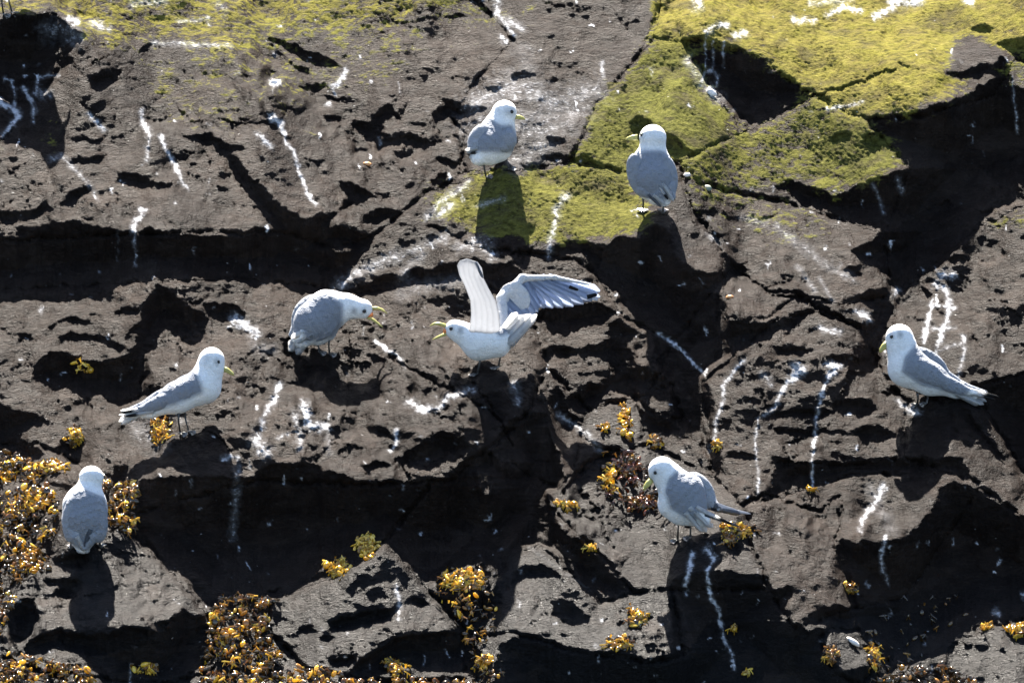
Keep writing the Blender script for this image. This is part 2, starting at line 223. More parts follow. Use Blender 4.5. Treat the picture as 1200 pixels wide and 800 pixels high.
FACETS = [ # (polygon, slope factor, sideways slope)
 ([(165,562),(185,530),(240,525),(310,500),(420,505),(520,500),(540,540),(400,552),(300,560)],1.35,.1),
 ([(330,405),(470,400),(500,430),(480,500),(350,505)],.88,0),
 ([(1050,380),(1110,350),(1200,360),(1300,350),(1300,430),(1200,437),(1145,450),(1090,450)],1.2,-.2),
 ([(1140,270),(1200,240),(1300,220),(1300,330),(1200,330),(1105,345)],.85,-.35),
 ([(905,580),(1000,555),(1100,556),(1090,600),(1040,630),(985,625),(930,620)],1.2,.25),
 ([(870,590),(930,620),(985,640),(975,720),(930,735),(900,690)],.85,.3),
 ([(655,600),(720,600),(790,630),(785,690),(742,692),(700,645)],1.3,-.1),
 ([(690,715),(742,694),(785,700),(792,764),(730,760),(690,740)],1.35,0),
 ([(850,0),(1100,-20),(1130,60),(1080,110),(940,100),(880,50)],1.35,0),
 ([(700,120),(735,95),(745,150),(700,190),(668,188)],.62,-.3),
 ([(760,50),(800,52),(850,130),(870,152),(800,185),(770,120)],1.15,.2),
 ([(795,188),(877,152),(952,113),(985,120),(960,160),(900,215),(830,215)],.74,.1),
 ([(985,140),(1015,140),(1062,196),(990,222),(940,210),(960,165)],.95,-.3),
 ([(260,100),(420,90),(450,140),(420,200),(330,215),(290,170)],.80,.15),
 ([(-100,150),(60,180),(130,200),(90,245),(-100,245)],.8,-.2),
 ([(60,60),(140,75),(130,150),(60,150)],.8,-.4),
 ([(440,190),(545,200),(500,230),(440,275),(400,285),(400,210)],.85,.3),
 ([(392,340),(440,275),(500,232),(520,262),(470,300),(440,325)],.75,-.35),
 ([(520,265),(640,292),(690,312),(600,320),(540,303),(470,322)],1.1,.2),
 ([(620,0),(775,0),(750,60),(700,100),(640,70)],.8,.2),
 ([(640,90),(720,95),(680,165),(560,190),(560,110)],1.05,0),
 ([(850,255),(960,290),(1010,335),(960,345),(900,330),(850,300)],1.1,.25),
 ([(850,320),(900,338),(930,352),(900,372),(856,372)],1.25,-.1),
 ([(905,378),(957,364),(1010,388),(1030,430),(930,402),(870,415)],1.2,.15),
 ([(845,430),(930,420),(1030,455),(1050,520),(905,535),(840,500)],.95,.2),
 ([(1060,470),(1110,472),(1200,575),(1200,604),(1140,562)],.95,.35),
 ([(0,345),(180,330),(150,370),(60,385),(0,400)],1.2,.1),
 ([(-100,400),(60,400),(110,470),(100,510),(-100,470)],.85,-.15),
 ([(230,340),(330,335),(390,345),(340,400),(260,400)],1.1,.25),
 ([(400,345),(540,328),(600,350),(520,380),(430,370)],.95,-.1),
 ([(560,440),(640,360),(700,400),(640,450),(590,470)],1.0,.3),
 ([(70,640),(150,622),(190,660),(225,705),(130,690),(60,665)],.85,.2),
 ([(10,700),(60,668),(130,692),(140,738),(60,735),(12,755)],1.05,-.35),
 ([(140,692),(225,706),(250,725),(180,735),(142,738)],1.25,.1),
 ([(315,706),(400,672),(450,637),(470,690),(400,712),(330,735)],1.0,-.25),
 ([(450,637),(500,690),(556,745),(500,740),(468,692)],1.05,.4),
 ([(330,735),(400,712),(468,692),(500,740),(440,760),(370,785)],1.05,0),
 ([(600,690),(640,685),(660,740),(600,742),(570,735)],.85,-.4),
 ([(1110,762),(1145,738),(1200,725),(1300,730),(1300,800),(1150,800)],.9,-.2),
]
# ---------------------------------------------------------------- relief: a depth for every point of the cliff, from its faces
G = 1.5
XS = np.arange(-300, 1500 + G, G); YS = np.arange(-300, 1100 + G, G)
GX, GY = np.meshgrid(XS, YS)
H, W = GX.shape
rng = np.random.default_rng(7)
def field(sx, sy, power=1.0, seed=0):
    """smooth random field, unit variance, with feature size about sx by sy pixels and a falling spectrum"""
    r = np.random.default_rng(seed)
    n = np.fft.rfft2(r.standard_normal((H, W)))
    fx = np.fft.rfftfreq(W, G)[None, :]; fy = np.fft.fftfreq(H, G)[:, None]
    k = np.sqrt((fx*sx)**2 + (fy*sy)**2)
    n *= k**.0 / (1 + k**2)**(power)
    a = np.fft.irfft2(n, s=(H, W)); a -= a.mean()
    return a / a.std()
def band(sx, sy, seed):
    r = np.random.default_rng(seed)
    n = np.fft.rfft2(r.standard_normal((H, W)))
    fx = np.fft.rfftfreq(W, G)[None, :]; fy = np.fft.fftfreq(H, G)[:, None]
    k = np.sqrt((fx*sx)**2 + (fy*sy)**2)
    n *= np.exp(-(np.log(k + 1e-6))**2 / .5)
    a = np.fft.irfft2(n, s=(H, W))
    return a / a.std()
def box(a, n):
    """separable blur of radius n cells"""
    for ax in (0, 1):
        for _ in range(2):
            p = np.pad(a, [(n + 1, n) if i == ax else (0, 0) for i in (0, 1)], mode='edge').cumsum(ax)
            m = a.shape[ax]
            a = (np.take(p, range(2*n + 1, 2*n + 1 + m), ax) - np.take(p, range(0, m), ax)) / (2*n + 1)
    return a
WX = field(14, 14, 1.2, 11)*2.2 + field(5, 5, 1, 12)*.9
WY = field(14, 14, 1.2, 13)*2.2 + field(5, 5, 1, 14)*.9
VARY = np.tanh(field(7, 7, 1.1, 19))
def poly_mask(pts, X, Y):
    m = np.zeros(X.shape, bool)
    n = len(pts)
    for i in range(n):
        x1, y1 = pts[i]; x2, y2 = pts[(i + 1) % n]
        if y1 == y2: continue
        c = (Y < y1) != (Y < y2)
        m ^= c & (X < (x2 - x1)*(Y - y1)/(y2 - y1) + x1)
    return m
def paint_poly(dst, pts, val, warp=.7, pad=10):
    xs = [p[0] for p in pts]; ys = [p[1] for p in pts]
    i0 = max(0, int((min(ys) - pad - YS[0])/G)); i1 = min(H, int((max(ys) + pad - YS[0])/G) + 1)
    j0 = max(0, int((min(xs) - pad - XS[0])/G)); j1 = min(W, int((max(xs) + pad - XS[0])/G) + 1)
    s = (slice(i0, i1), slice(j0, j1))
    m = poly_mask(pts, GX[s] + WX[s]*warp, GY[s] + WY[s]*warp)
    dst[s][m] = val
def stroke(dst, pts, w, val, warp=.6, soft=1.5, taper=0):
    xs = [p[0] for p in pts]; ys = [p[1] for p in pts]; pad = w + 8
    i0 = max(0, int((min(ys) - pad - YS[0])/G)); i1 = min(H, int((max(ys) + pad - YS[0])/G) + 1)
    j0 = max(0, int((min(xs) - pad - XS[0])/G)); j1 = min(W, int((max(xs) + pad - XS[0])/G) + 1)
    if i1 <= i0 or j1 <= j0: return
    s = (slice(i0, i1), slice(j0, j1))
    X = GX[s] + WX[s]*warp; Y = GY[s] + WY[s]*warp; d = np.full(X.shape, 1e9); q = 0; nseg = len(pts) - 1
    for (x1, y1), (x2, y2) in zip(pts[:-1], pts[1:]):
        L = (x2-x1)**2 + (y2-y1)**2 + 1e-9
        t = np.clip(((X-x1)*(x2-x1) + (Y-y1)*(y2-y1))/L, 0, 1)
        d = np.minimum(d, np.hypot(X - x1 - t*(x2-x1), Y - y1 - t*(y2-y1)) + (taper*w*((q + t)/nseg - .25) if taper else 0)); q += 1
    if taper: d = d - w*.28*VARY[s]
    dst[s] = np.maximum(dst[s], val*np.clip((w/2 + soft/2 - d)/soft, 0, 1))
dark = np.zeros((H, W), bool)
for p in DARK: paint_poly(dark, p, True, warp=.38)
for p in LITS: paint_poly(dark, p, False, warp=.4)
crack = np.zeros((H, W))
for p, w in CRACKS: stroke(crack, p, w, 1., soft=2)
rock = np.zeros((H, W), np.int16)
for i, r in enumerate(ROCKS): paint_poly(rock, r[1], i + 1, warp=.4)
rough = np.ones((H, W)); wet = np.zeros((H, W)); gain = np.ones((H, W))
for i, r in enumerate(ROCKS):
    m = rock == i + 1; rough[m] = r[2]; gain[m] = r[3]; wet[m] = r[4]
wet = np.maximum(wet, np.clip((GY - 640)/120, 0, 1)*(rock == 0)); wet = box(wet, 5); rough = box(rough, 4)
def inside_distance(m, n):
    d = np.zeros(m.shape); c = m.copy()
    for _ in range(n):
        d += c
        c = c & np.roll(c, 1, 0) & np.roll(c, -1, 0) & np.roll(c, 1, 1) & np.roll(c, -1, 1)
    return d*G
RAY = .466      # how fast a sunbeam gains depth going up the picture
SUNX = -.10     # how far it leans
lit = 1 - dark.astype(float)
tilt = field(90, 60, 1.3, 21)
gv = np.where(dark, RAY, (1.13 + .16*tilt)*gain)
gu = field(110, 90, 1.2, 22)*.22
fm = np.ones((H, W)); fu = np.zeros((H, W))
for p, m_, s_ in FACETS: paint_poly(fm, p, m_, warp=.6); paint_poly(fu, p, s_, warp=.6)
fm = box(fm, 1); fu = box(fu, 1)
def facets(size, seed):
    """cells of fractured stone about size px across; returns two random numbers per cell"""
    X = (GX + WX*.5 + .3*GY)/(size*1.45); Y = (GY + WY*.5 - .14*GX)/size; ci, cj = np.floor(X), np.floor(Y)
    def h(i, j, k):
        v = np.sin(i*127.1 + j*311.7 + k*74.7 + seed*13.3)*43758.5453; return v - np.floor(v)
    best = np.full(X.shape, 1e9); sec = best.copy(); a = np.zeros(X.shape); b = np.zeros(X.shape); o = np.zeros(X.shape)
    for di in (-1, 0, 1):
        for dj in (-1, 0, 1):
            i, j = ci + di, cj + dj; d = (i + h(i, j, 1) - X)**2 + (j + h(i, j, 2) - Y)**2
            m = d < best; sec = np.where(m, best, np.minimum(sec, d)); best[m] = d[m]; a[m] = h(i, j, 3)[m]; b[m] = h(i, j, 4)[m]; o[m] = h(i, j, 5)[m]
    gap = np.clip(1 - (np.sqrt(sec) - np.sqrt(best))*size/3.0, 0, 1)
    return a*2 - 1, b*2 - 1, o*2 - 1, gap
fa1, fb1, fo1, fg1 = facets(46, 1); fa2, fb2, fo2, fg2 = facets(17, 2); fa3, fb3, fo3, fg3 = facets(8, 3)
brk = np.clip(.75 + .5*field(120, 90, 1.2, 61), .25, 1.4)
fm = fm*np.exp(brk*(.38*fa1 + .46*fa2 + .34*fa3)); fu = fu + brk*(.32*fb1 + .45*fb2 + .32*fb3)
gv = np.where(dark, gv, RAY + (gv - RAY)*fm**1.5); gu = np.where(dark, 0, gu*.6 + fu*1.2)
gu = np.where(dark, 0, gu)
def integrate(gu, gv, wu, wv):
    """least-squares depth from wanted slopes (gv = gain of depth per pixel up)"""
    gx = gu[:, :-1]*.5 + gu[:, 1:]*.5; gy = -(gv[:-1]*.5 + gv[1:]*.5)
    div = np.zeros((H, W))
    div[:, :-1] += wu*gx; div[:, 1:] -= wu*gx
    div[:-1] += wv*gy; div[1:] -= wv*gy
    e = np.concatenate([div, div[::-1]], 0); e = np.concatenate([e, e[:, ::-1]], 1)
    F = np.fft.rfft2(e)
    lx = 2 - 2*np.cos(2*np.pi*np.fft.rfftfreq(2*W))[None, :]; ly = 2 - 2*np.cos(2*np.pi*np.fft.fftfreq(2*H))[:, None]
    den = wu*lx + wv*ly; den[0, 0] = 1; F /= -den; F[0, 0] = 0
    return np.fft.irfft2(F, s=(2*H, 2*W))[:H, :W]*G
D = integrate(gu, gv, .06, 1.0)
dist = inside_distance(dark, 40)
D += .85*dist
def sunline(D):
    """depth of the sunbeam that grazes whatever lies above each point; deeper stone is in cast shade"""
    cur = D[0].copy(); cc = np.arange(W); out = np.empty_like(D); out[0] = cur + 1
    for i in range(1, H):
        cur = np.interp(cc + SUNX, cc, cur) - RAY*G; out[i] = cur; cur = np.minimum(cur, D[i])
    return out
for it in range(5):   # pull stone that should catch the sun out of the shade of its neighbours, sink stone that should not
    sl = sunline(D); e = np.where(dark, 0, np.clip(D - sl + 1.0, 0, 60)); f = np.where(dark & (dist > 3), np.clip(sl - D + 2, 0, 30), 0)
    e = np.maximum(box(e, 2), 0); D -= 1.1*e*(e > .3); D += box(f, 1)
out_ = np.isin(rock, (17, 18)) & ~dark; D -= 9*np.clip(box(out_.astype(float), 3)*1.3 - .15, 0, 1)
# stone relief: layered wavy strata, knobs and grit
warpA = field(60, 30, 1.2, 31)
s1 = band(46, 17, 41); s2 = band(22, 8, 42); s3 = band(11, 4.5, 43); s4 = band(5.5, 3.2, 44); k1 = band(30, 22, 45)
ridge = lambda a: 1 - 2*np.abs(np.tanh(a*.8))
mossm = np.zeros((H, W)); gold = np.full((H, W), .4)
for p, st, go in MOSS:
    m = np.zeros((H, W), bool); paint_poly(m, p, True, warp=2.2, pad=20); mossm[m] = np.maximum(mossm[m], st); gold[m] = go
mossm = .6*box(mossm, 3) + .4*box(mossm, 11); gold = box(gold, 6)
calm = 1 - .45*np.clip(mossm*1.2, 0, 1)
atten = np.clip(1 - dist/40, .45, 1)
rel = (.6*ridge(s1)*(.55 + .45*np.tanh(warpA + .3)) + .24*ridge(s2) + .17*ridge(s3) + .13*s4 + .75*k1)
D -= rel*rough*calm*atten*.9 + mossm*(.55*band(7, 4.5, 46) + .3*band(4.2, 3, 47))
# fractured blocks stand at slightly different depths, with open seams here and there
brk2 = brk*calm*atten*(.35 + .65*rough)*np.clip(.65 + .6*field(50, 35, 1.2, 62), .1, 1.4)
D -= brk2*(2.4*np.clip(fo1, -.6, 1) + 1.3*np.clip(fo2, -.3, 1) + .6*fo3)
D += brk2*(2.2*fg1*(fb1 > -.2) + 1.0*fg2*(fb2 > .2))
for it in range(3):
    sl = sunline(D); e = np.where(dark, 0, np.clip(D - sl - 1.6, 0, 20)); D -= np.maximum(box(e, 1), 0)*1.1
tone = np.clip(.5 + .22*fo1 + .16*fo2*brk + .10*fb3, 0, 1)
# joints where two rocks meet, and cracks
edge = np.zeros((H, W), bool)
edge[:, 1:] |= rock[:, 1:] != rock[:, :-1]; edge[1:] |= rock[1:] != rock[:-1]
soft = box(edge.astype(float), 1)
D += 7.0*np.clip(soft*2.2, 0, 1)*np.clip(field(30, 30, 1, 51)*.5 + .75, .1, 1.2) + 6*crack
# guano
guano = np.zeros((H, W))
for p, w, st in GUANO: stroke(guano, p, w*.85, st*1.0, warp=.3, soft=max(2, w*.9), taper=.28 if len(p) > 3 else .05)
gs = np.random.default_rng(3)
for _ in range(480):
    x = gs.uniform(-100, 1300); y = gs.uniform(-50, 860)**1.0
    a = gs.uniform(.35, 1); r = gs.uniform(1.2, 3.2)
    if gs.random() < .35: stroke(guano, [(x, y), (x + gs.uniform(-2, 2), y + gs.uniform(2, 9))], r, a)
    else: stroke(guano, [(x, y), (x + gs.uniform(0, 2.5), y)], r, a)
D -= D[int((400 - YS[0])/G), int((600 - XS[0])/G)]
# ---------------------------------------------------------------- materials
class NT:
    def __init__(s, name):
        s.m = bpy.data.materials.new(name); s.m.use_nodes = True; s.t = s.m.node_tree; s.b = s.t.nodes["Principled BSDF"]
    def n(s, typ, **kw):
        x = s.t.nodes.new(typ)
        for k, v in kw.items():
            if k.startswith('i_'):
                x.inputs[k[2:].replace('_', ' ')].default_value = v
            else: setattr(x, k, v)
        return x
    def l(s, a, b): s.t.links.new(a, b)
    def noise(s, scale, detail=4, rough=.6, vec=None, dist=0):
        x = s.n("ShaderNodeTexNoise"); x.inputs["Scale"].default_value = scale; x.inputs["Detail"].default_value = detail
        x.inputs["Roughness"].default_value = rough; x.inputs["Distortion"].default_value = dist
        if vec is not None: s.l(vec, x.inputs["Vector"])
        return x.outputs["Fac"]
    def ramp(s, fac, stops):
        x = s.n("ShaderNodeValToRGB"); e = x.color_ramp.elements
        while len(e) < len(stops): e.new(.5)
        for q, (p, c) in zip(e, stops):
            q.position = p; q.color = (*c, 1) if isinstance(c, tuple) else (c, c, c, 1)
        s.l(fac, x.inputs[0]); return x.outputs[0]
    def mix(s, f, a, b):
        x = s.n("ShaderNodeMix", data_type='RGBA'); s.t.nodes.update()
        for sock, v in ((x.inputs[0], f), (x.inputs[6], a), (x.inputs[7], b)):
            if isinstance(v, (int, float)): sock.default_value = v
            elif isinstance(v, tuple): sock.default_value = (*v, 1)
            else: s.l(v, sock)
        return x.outputs[2]
    def math(s, op, a, b=0, clamp=False):
        x = s.n("ShaderNodeMath", operation=op, use_clamp=clamp)
        for sock, v in ((x.inputs[0], a), (x.inputs[1], b)):
            if isinstance(v, (int, float)): sock.default_value = v
            else: s.l(v, sock)
        return x.outputs[0]
    def mapr(s, v, a, b, c=0., d=1.):
        x = s.n("ShaderNodeMapRange"); s.l(v, x.inputs[0])
        for i, q in enumerate((a, b, c, d)): x.inputs[i + 1].default_value = q
        return x.outputs[0]
def rock_material():
    q = NT("weathered_basalt")
    geo = q.n("ShaderNodeNewGeometry").outputs["Position"]
    mp = q.n("ShaderNodeMapping"); q.l(geo, mp.inputs[0]); mp.inputs["Scale"].default_value = (.62, 1, 1.2); mp.inputs["Rotation"].default_value = (0, .12, 0); vec = mp.outputs[0]
    at = q.n("ShaderNodeAttribute", attribute_name="paint"); sp = q.n("ShaderNodeSeparateColor"); q.l(at.outputs["Color"], sp.inputs[0])
    moss, guano, wet, gold = sp.outputs[0], sp.outputs[1], sp.outputs[2], at.outputs["Alpha"]
    big = q.noise(3.5, 5, .6, vec); med = q.noise(22, 6, .7, vec); fine = q.noise(120, 5, .75, vec); lump = q.noise(60, 4, .65, vec)
    stone = q.ramp(big, [(.25, (.0065, .0040, .0030)), (.5, (.0145, .0098, .0077)), (.8, (.027, .020, .0165))])
    stone = q.mix(q.mapr(fine, .41, .6), q.mix(.6, stone, (.0045, .0034, .003)), stone)
    stone = q.mix(q.math('MULTIPLY', q.mapr(fine, .6, .76), .5), stone, (.08, .064, .055))
    stone = q.mix(q.math('MULTIPLY', q.mapr(med, .52, .75), .3), stone, (.03, .024, .0205))
    stone = q.mix(q.math('MULTIPLY', q.mapr(q.noise(7, 5, .65, vec, .6), .5, .64), .45), stone, (.0045, .0036, .0034))
    grey = q.mix(q.mapr(fine, .3, .7), (.002, .0023, .0028), (.0075, .0083, .0095))
    stone = q.mix(q.math('MULTIPLY', wet, .75), stone, grey)
    tn = q.n("ShaderNodeAttribute", attribute_name="tone").outputs["Fac"]
    stone = q.mix(q.mapr(tn, .5, 1, 0, .5), q.mix(q.mapr(tn, .5, 0, 0, .55), stone, (.0055, .0042, .0037)), (.032, .0235, .019))
    # moss and lichen
    mo_g = q.mix(q.mapr(lump, .3, .7), (.022, .025, .008), (.075, .079, .02))
    mo_y = q.mix(q.mapr(lump, .3, .72), (.055, .047, .018), (.135, .112, .033))
    mo_y = q.mix(q.mapr(med, .38, .62), mo_y, q.mix(.5, mo_y, (.13, .125, .015)))
    mossc = q.mix(gold, mo_g, mo_y)
    mossc = q.mix(q.math('MULTIPLY', q.mapr(fine, .55, .75), .35), mossc, (.22, .20, .09))
    mossc = q.mix(q.math('MULTIPLY', q.mapr(lump, .5, .34), .55), mossc, (.022, .022, .008))
    mossc = q.mix(q.math('MULTIPLY', q.mapr(q.noise(9, 6, .65, vec), .52, .66), .75), mossc, (.042, .036, .022))
    mf = q.math('ADD', moss, q.math('MULTIPLY', q.math('SUBTRACT', q.math('ADD', q.math('MULTIPLY', med, .6), q.math('MULTIPLY', lump, .4)), .5), 3.2))
    mf = q.mapr(mf, .42, .66)
    mf = q.math('MULTIPLY', mf, q.mapr(moss, .02, .2))
    col = q.mix(mf, stone, mossc)
    # pale crusts of droppings
    gf = q.math('ADD', guano, q.math('MULTIPLY', q.math('SUBTRACT', q.math('ADD', q.math('MULTIPLY', lump, .5), q.math('MULTIPLY', fine, .5)), .5), 1.5))
    gf = q.math('MULTIPLY', q.mapr(gf, .3, 1.0), q.mapr(guano, .02, .18))
    gf = q.math('MULTIPLY', gf, .93)
    gf = q.math('MAXIMUM', gf, q.math('MULTIPLY', guano, q.mapr(med, .3, .7, .06, .34)))
    col = q.mix(gf, col, (.55, .56, .59))
    spk = q.math('MULTIPLY', q.mapr(q.noise(75, 2, .5, vec), .755, .79), .7)
    col = q.mix(spk, col, (.34, .33, .32))
    q.l(col, q.b.inputs["Base Color"])
    r = q.math('SUBTRACT', .47, q.math('MULTIPLY', wet, q.mapr(fine, .5, .66, .0, .25)), True)
    q.l(r, q.b.inputs["Roughness"]); q.l(q.math('MULTIPLY', q.math('ADD', q.mapr(med, .3, .7, .018, .056), q.math('MULTIPLY', wet, .035)), q.math('SUBTRACT', 1, q.math('MULTIPLY', q.math('MAXIMUM', mf, gf), .9))), q.b.inputs["Specular IOR Level"])
    h = q.math('ADD', q.math('MULTIPLY', med, .013), q.math('ADD', q.math('MULTIPLY', lump, .008), q.math('MULTIPLY', fine, .0075)))
    bp = q.n("ShaderNodeBump"); bp.inputs["Strength"].default_value = .8; bp.inputs["Distance"].default_value = 1.0
    q.l(h, bp.inputs["Height"]); q.l(bp.outputs[0], q.b.inputs["Normal"])
    return q.m
def feather_material():
    q = NT("plumage"); at = q.n("ShaderNodeAttribute", attribute_name="tint")
    tc = q.n("ShaderNodeTexCoord").outputs["Object"]
    nz = q.noise(160, 4, .6, tc); n2 = q.noise(45, 3, .6, tc)
    c = q.mix(q.mapr(nz, .35, .7, 0, .2), at.outputs["Color"], (.25, .26, .28))
    c = q.mix(q.mapr(n2, .45, .7, 0, .16), c, (.3, .29, .27))
    q.l(c, q.b.inputs["Base Color"]); q.b.inputs["Roughness"].default_value = .75; q.b.inputs["Specular IOR Level"].default_value = .2
    q.b.inputs["Subsurface Weight"].default_value = .2; q.b.inputs["Subsurface Radius"].default_value = (1, .95, .9); q.b.inputs["Subsurface Scale"].default_value = .012
    bp = q.n("ShaderNodeBump"); bp.inputs["Strength"].default_value = .7; bp.inputs["Distance"].default_value = .012
    q.l(q.math('ADD', nz, n2), bp.inputs["Height"]); q.l(bp.outputs[0], q.b.inputs["Normal"])
    return q.m
def plain(name, c, rough=.5, var=.3, spec=.5, scale=60, trans=0):
    q = NT(name); tc = q.n("ShaderNodeTexCoord").outputs["Object"]
    q.l(q.mix(q.mapr(q.noise(scale, 4, .6, tc), .3, .7), tuple(x*(1 - var) for x in c), tuple(min(1, x*(1 + var)) for x in c)), q.b.inputs["Base Color"])
    q.b.inputs["Roughness"].default_value = rough; q.b.inputs["Specular IOR Level"].default_value = spec
    return q.m
def quill_material(src):
    m = src.copy(); m.name = "flight_plumage"; t = m.node_tree; b = t.nodes["Principled BSDF"]; b.inputs["Subsurface Weight"].default_value = 0
    at = next(n for n in t.nodes if n.type == 'ATTRIBUTE'); tr = t.nodes.new("ShaderNodeBsdfTranslucent"); t.links.new(at.outputs["Color"], tr.inputs[0])
    mx = t.nodes.new("ShaderNodeMixShader"); mx.inputs[0].default_value = .72
    t.links.new(b.outputs[0], mx.inputs[1]); t.links.new(tr.outputs[0], mx.inputs[2]); t.links.new(mx.outputs[0], t.nodes["Material Output"].inputs[0])
    return m
def weed_material():
    q = NT("wrack"); at = q.n("ShaderNodeAttribute", attribute_name="tint")
    q.l(at.outputs["Color"], q.b.inputs["Base Color"]); q.b.inputs["Roughness"].default_value = .16
    q.b.inputs["Specular IOR Level"].default_value = .9
    tr = q.n("ShaderNodeBsdfTranslucent"); q.l(at.outputs["Color"], tr.inputs[0])
    mx = q.n("ShaderNodeMixShader"); mx.inputs[0].default_value = .35
    out = q.t.nodes["Material Output"]; q.l(q.b.outputs[0], mx.inputs[1]); q.l(tr.outputs[0], mx.inputs[2]); q.l(mx.outputs[0], out.inputs[0])
    return q.m
ROCKMAT = rock_material(); FEATHER = feather_material(); QUILL = quill_material(FEATHER); WEED = weed_material()
FOOTM = plain("foot_web", (.17, .15, .14), .3); LEGM = plain("dark_leg_skin", (.03, .028, .026), .45); EYEM = plain("dark_eye", (.008, .008, .01), .1, .1)  # foot web paler than the leg: sunlit glare put into its colour
BILLM = plain("yellow_bill", (.42, .38, .12), .35, .2); GAPE = plain("orange_gape", (.75, .22, .06), .35, .2)
# ---------------------------------------------------------------- mesh helpers
def mesh_obj(name, V, F, mat, parent=None, tint=None, loc=None, smooth=True, attr="tint"):
    """V n x 3 world points; F array of quads or list of faces"""
    V = np.asarray(V, float); me = bpy.data.meshes.new(name)
    loc = V.mean(0) if loc is None and parent is None else (np.zeros(3) if parent is None and loc is None else loc)
    base = np.array(parent.location) if parent is not None else loc
    if isinstance(F, np.ndarray):
        nf = len(F); k = F.shape[1]
        me.vertices.add(len(V)); me.vertices.foreach_set("co", (V - base).astype(np.float32).ravel())
        me.loops.add(nf*k); me.polygons.add(nf)
        me.loops.foreach_set("vertex_index", F.astype(np.int32).ravel())
        me.polygons.foreach_set("loop_start", np.arange(0, nf*k, k, dtype=np.int32))
        me.polygons.foreach_set("loop_total", np.full(nf, k, np.int32))
        me.update(calc_edges=True)
    else:
        me.from_pydata([tuple(x) for x in (V - base)], [], [tuple(f) for f in F]); me.update()
    if smooth: me.polygons.foreach_set("use_smooth", np.ones(len(me.polygons), bool))
    if tint is not None:
        a = me.color_attributes.new(attr, 'FLOAT_COLOR', 'POINT')
        t = np.asarray(tint, np.float32)
        if t.ndim == 1: t = np.tile(t, (len(V), 1))
        if t.shape[1] == 3: t = np.concatenate([t, np.ones((len(V), 1), np.float32)], 1)
        a.data.foreach_set("color", t.ravel())
    me.materials.append(mat)
    o = bpy.data.objects.new(name, me); scene.collection.objects.link(o)
    if parent is not None: o.parent = parent
    else: o.location = base
    return o
def tag(o, label=None, cat=None, group=None, kind=None):
    for k, v in (("label", label), ("category", cat), ("group", group), ("kind", kind)):
        if v: o[k] = v
    return o
def empty(name, loc, label, cat, group=None):
    o = bpy.data.objects.new(name, None); scene.collection.objects.link(o); o.location = loc; o.empty_display_size = .05
    return tag(o, label, cat, group)
def surf(u, v, lift=0):
    """depth of the cliff at photo pixel (u, v)"""
    i = np.clip(((np.asarray(v, float) - YS[0])/G).round().astype(int), 0, H - 1); j = np.clip(((np.asarray(u, float) - XS[0])/G).round().astype(int), 0, W - 1)
    return D[i, j] - lift
C = lambda a, ra, b, rb: ('C', a, ra, b, rb)
E = lambda c, r, ang=0: ('E', c, r, ang)
BIRDS = []
def hook(base, tip, drop=1.0, r=3.0, dz=0):
    """curved upper mandible from base to tip"""
    b_, t_ = np.array([*base, 0. + dz]), np.array([*tip, 0. + dz]); s = t_ - b_; nrm = np.array([s[1], -s[0], 0]); nrm /= np.linalg.norm(nrm)
    if nrm[1] > 0: nrm = -nrm
    return [b_, b_ + s*.4 + nrm*drop, b_ + s*.78 + nrm*drop*.8, t_], [r, r*.82, r*.6, r*.18]
def closed_bill(base, tip, r, dz=0):
    p, q = hook(base, tip, 1.2, r, dz); lo_ = [np.array([x[0], x[1] + r*.55, x[2]]) for x in p[:3]]
    lo_[2] = (lo_[2]*.75 + p[3]*.25)
    return [("upper_bill", p, q), ("lower_bill", lo_, [r*.75, r*.6, r*.25])]
# --- left profile bird, facing right, head lowered towards its breast
BIRDS.append(("gull in profile facing right above a tuft of yellow seaweed, bill pointing down", dict(
 body=[C((248, 422, 0), 15.2, (246, 432, 0), 15), C((246, 432, 0), 15, (238, 452, 0), 20), C((238, 452, 0), 20.5, (207, 466, 0), 18), C((207, 466, 0), 17.5, (176, 480, 0), 9), C((176, 481, 0), 8, (152, 488, 0), 3.5)],
 head=((248, 422, 0), 15.2), eye=(255.5, 424), bill=closed_bill((261, 431), (274.5, 440), 3.4, -1), smudge=[(254, 424, 4, .5), (243, 421, 5, .22)],
 mantle=[(228, 430), (236, 450), (238, 460), (205, 474), (150, 488), (141, 484), (200, 435), (215, 426)],
 wings=[dict(p=[E((217, 458, -13), (21, 12, 8), -28), E((190, 470, -9), (24, 9, 8), -24), C((175, 477, -6), 6, (146, 485, -3), 3)], white=[(130, 470), (158, 474), (152, 482), (170, 488), (140, 496)],
   feathers=[((172, 480, -9), (141, 481, -6), 6, 4, 'w'), ((172, 483, -9), (139, 486, -6), 5, 3.5, 'w'), ((180, 482, -13), (146, 488, -9), 5, 3, 'k'), ((176, 478, -10), (140, 484, -7), 4, 3, 'k')]),
   dict(p=[E((217, 452, 11), (20, 12, 8), -30), E((190, 465, 9), (24, 9, 7), -26), C((175, 473, 6), 6, (146, 483, 3), 3)])],
 tail=[((165, 484, 0), (139, 494, 0), 7, 6), ((165, 486, -4), (142, 497, -3), 6, 5), ((165, 484, 4), (141, 490, 3), 6, 5)],
 feet=[((209, 482, -5), (211, 507)), ((216, 481, 5), (221, 505))])))
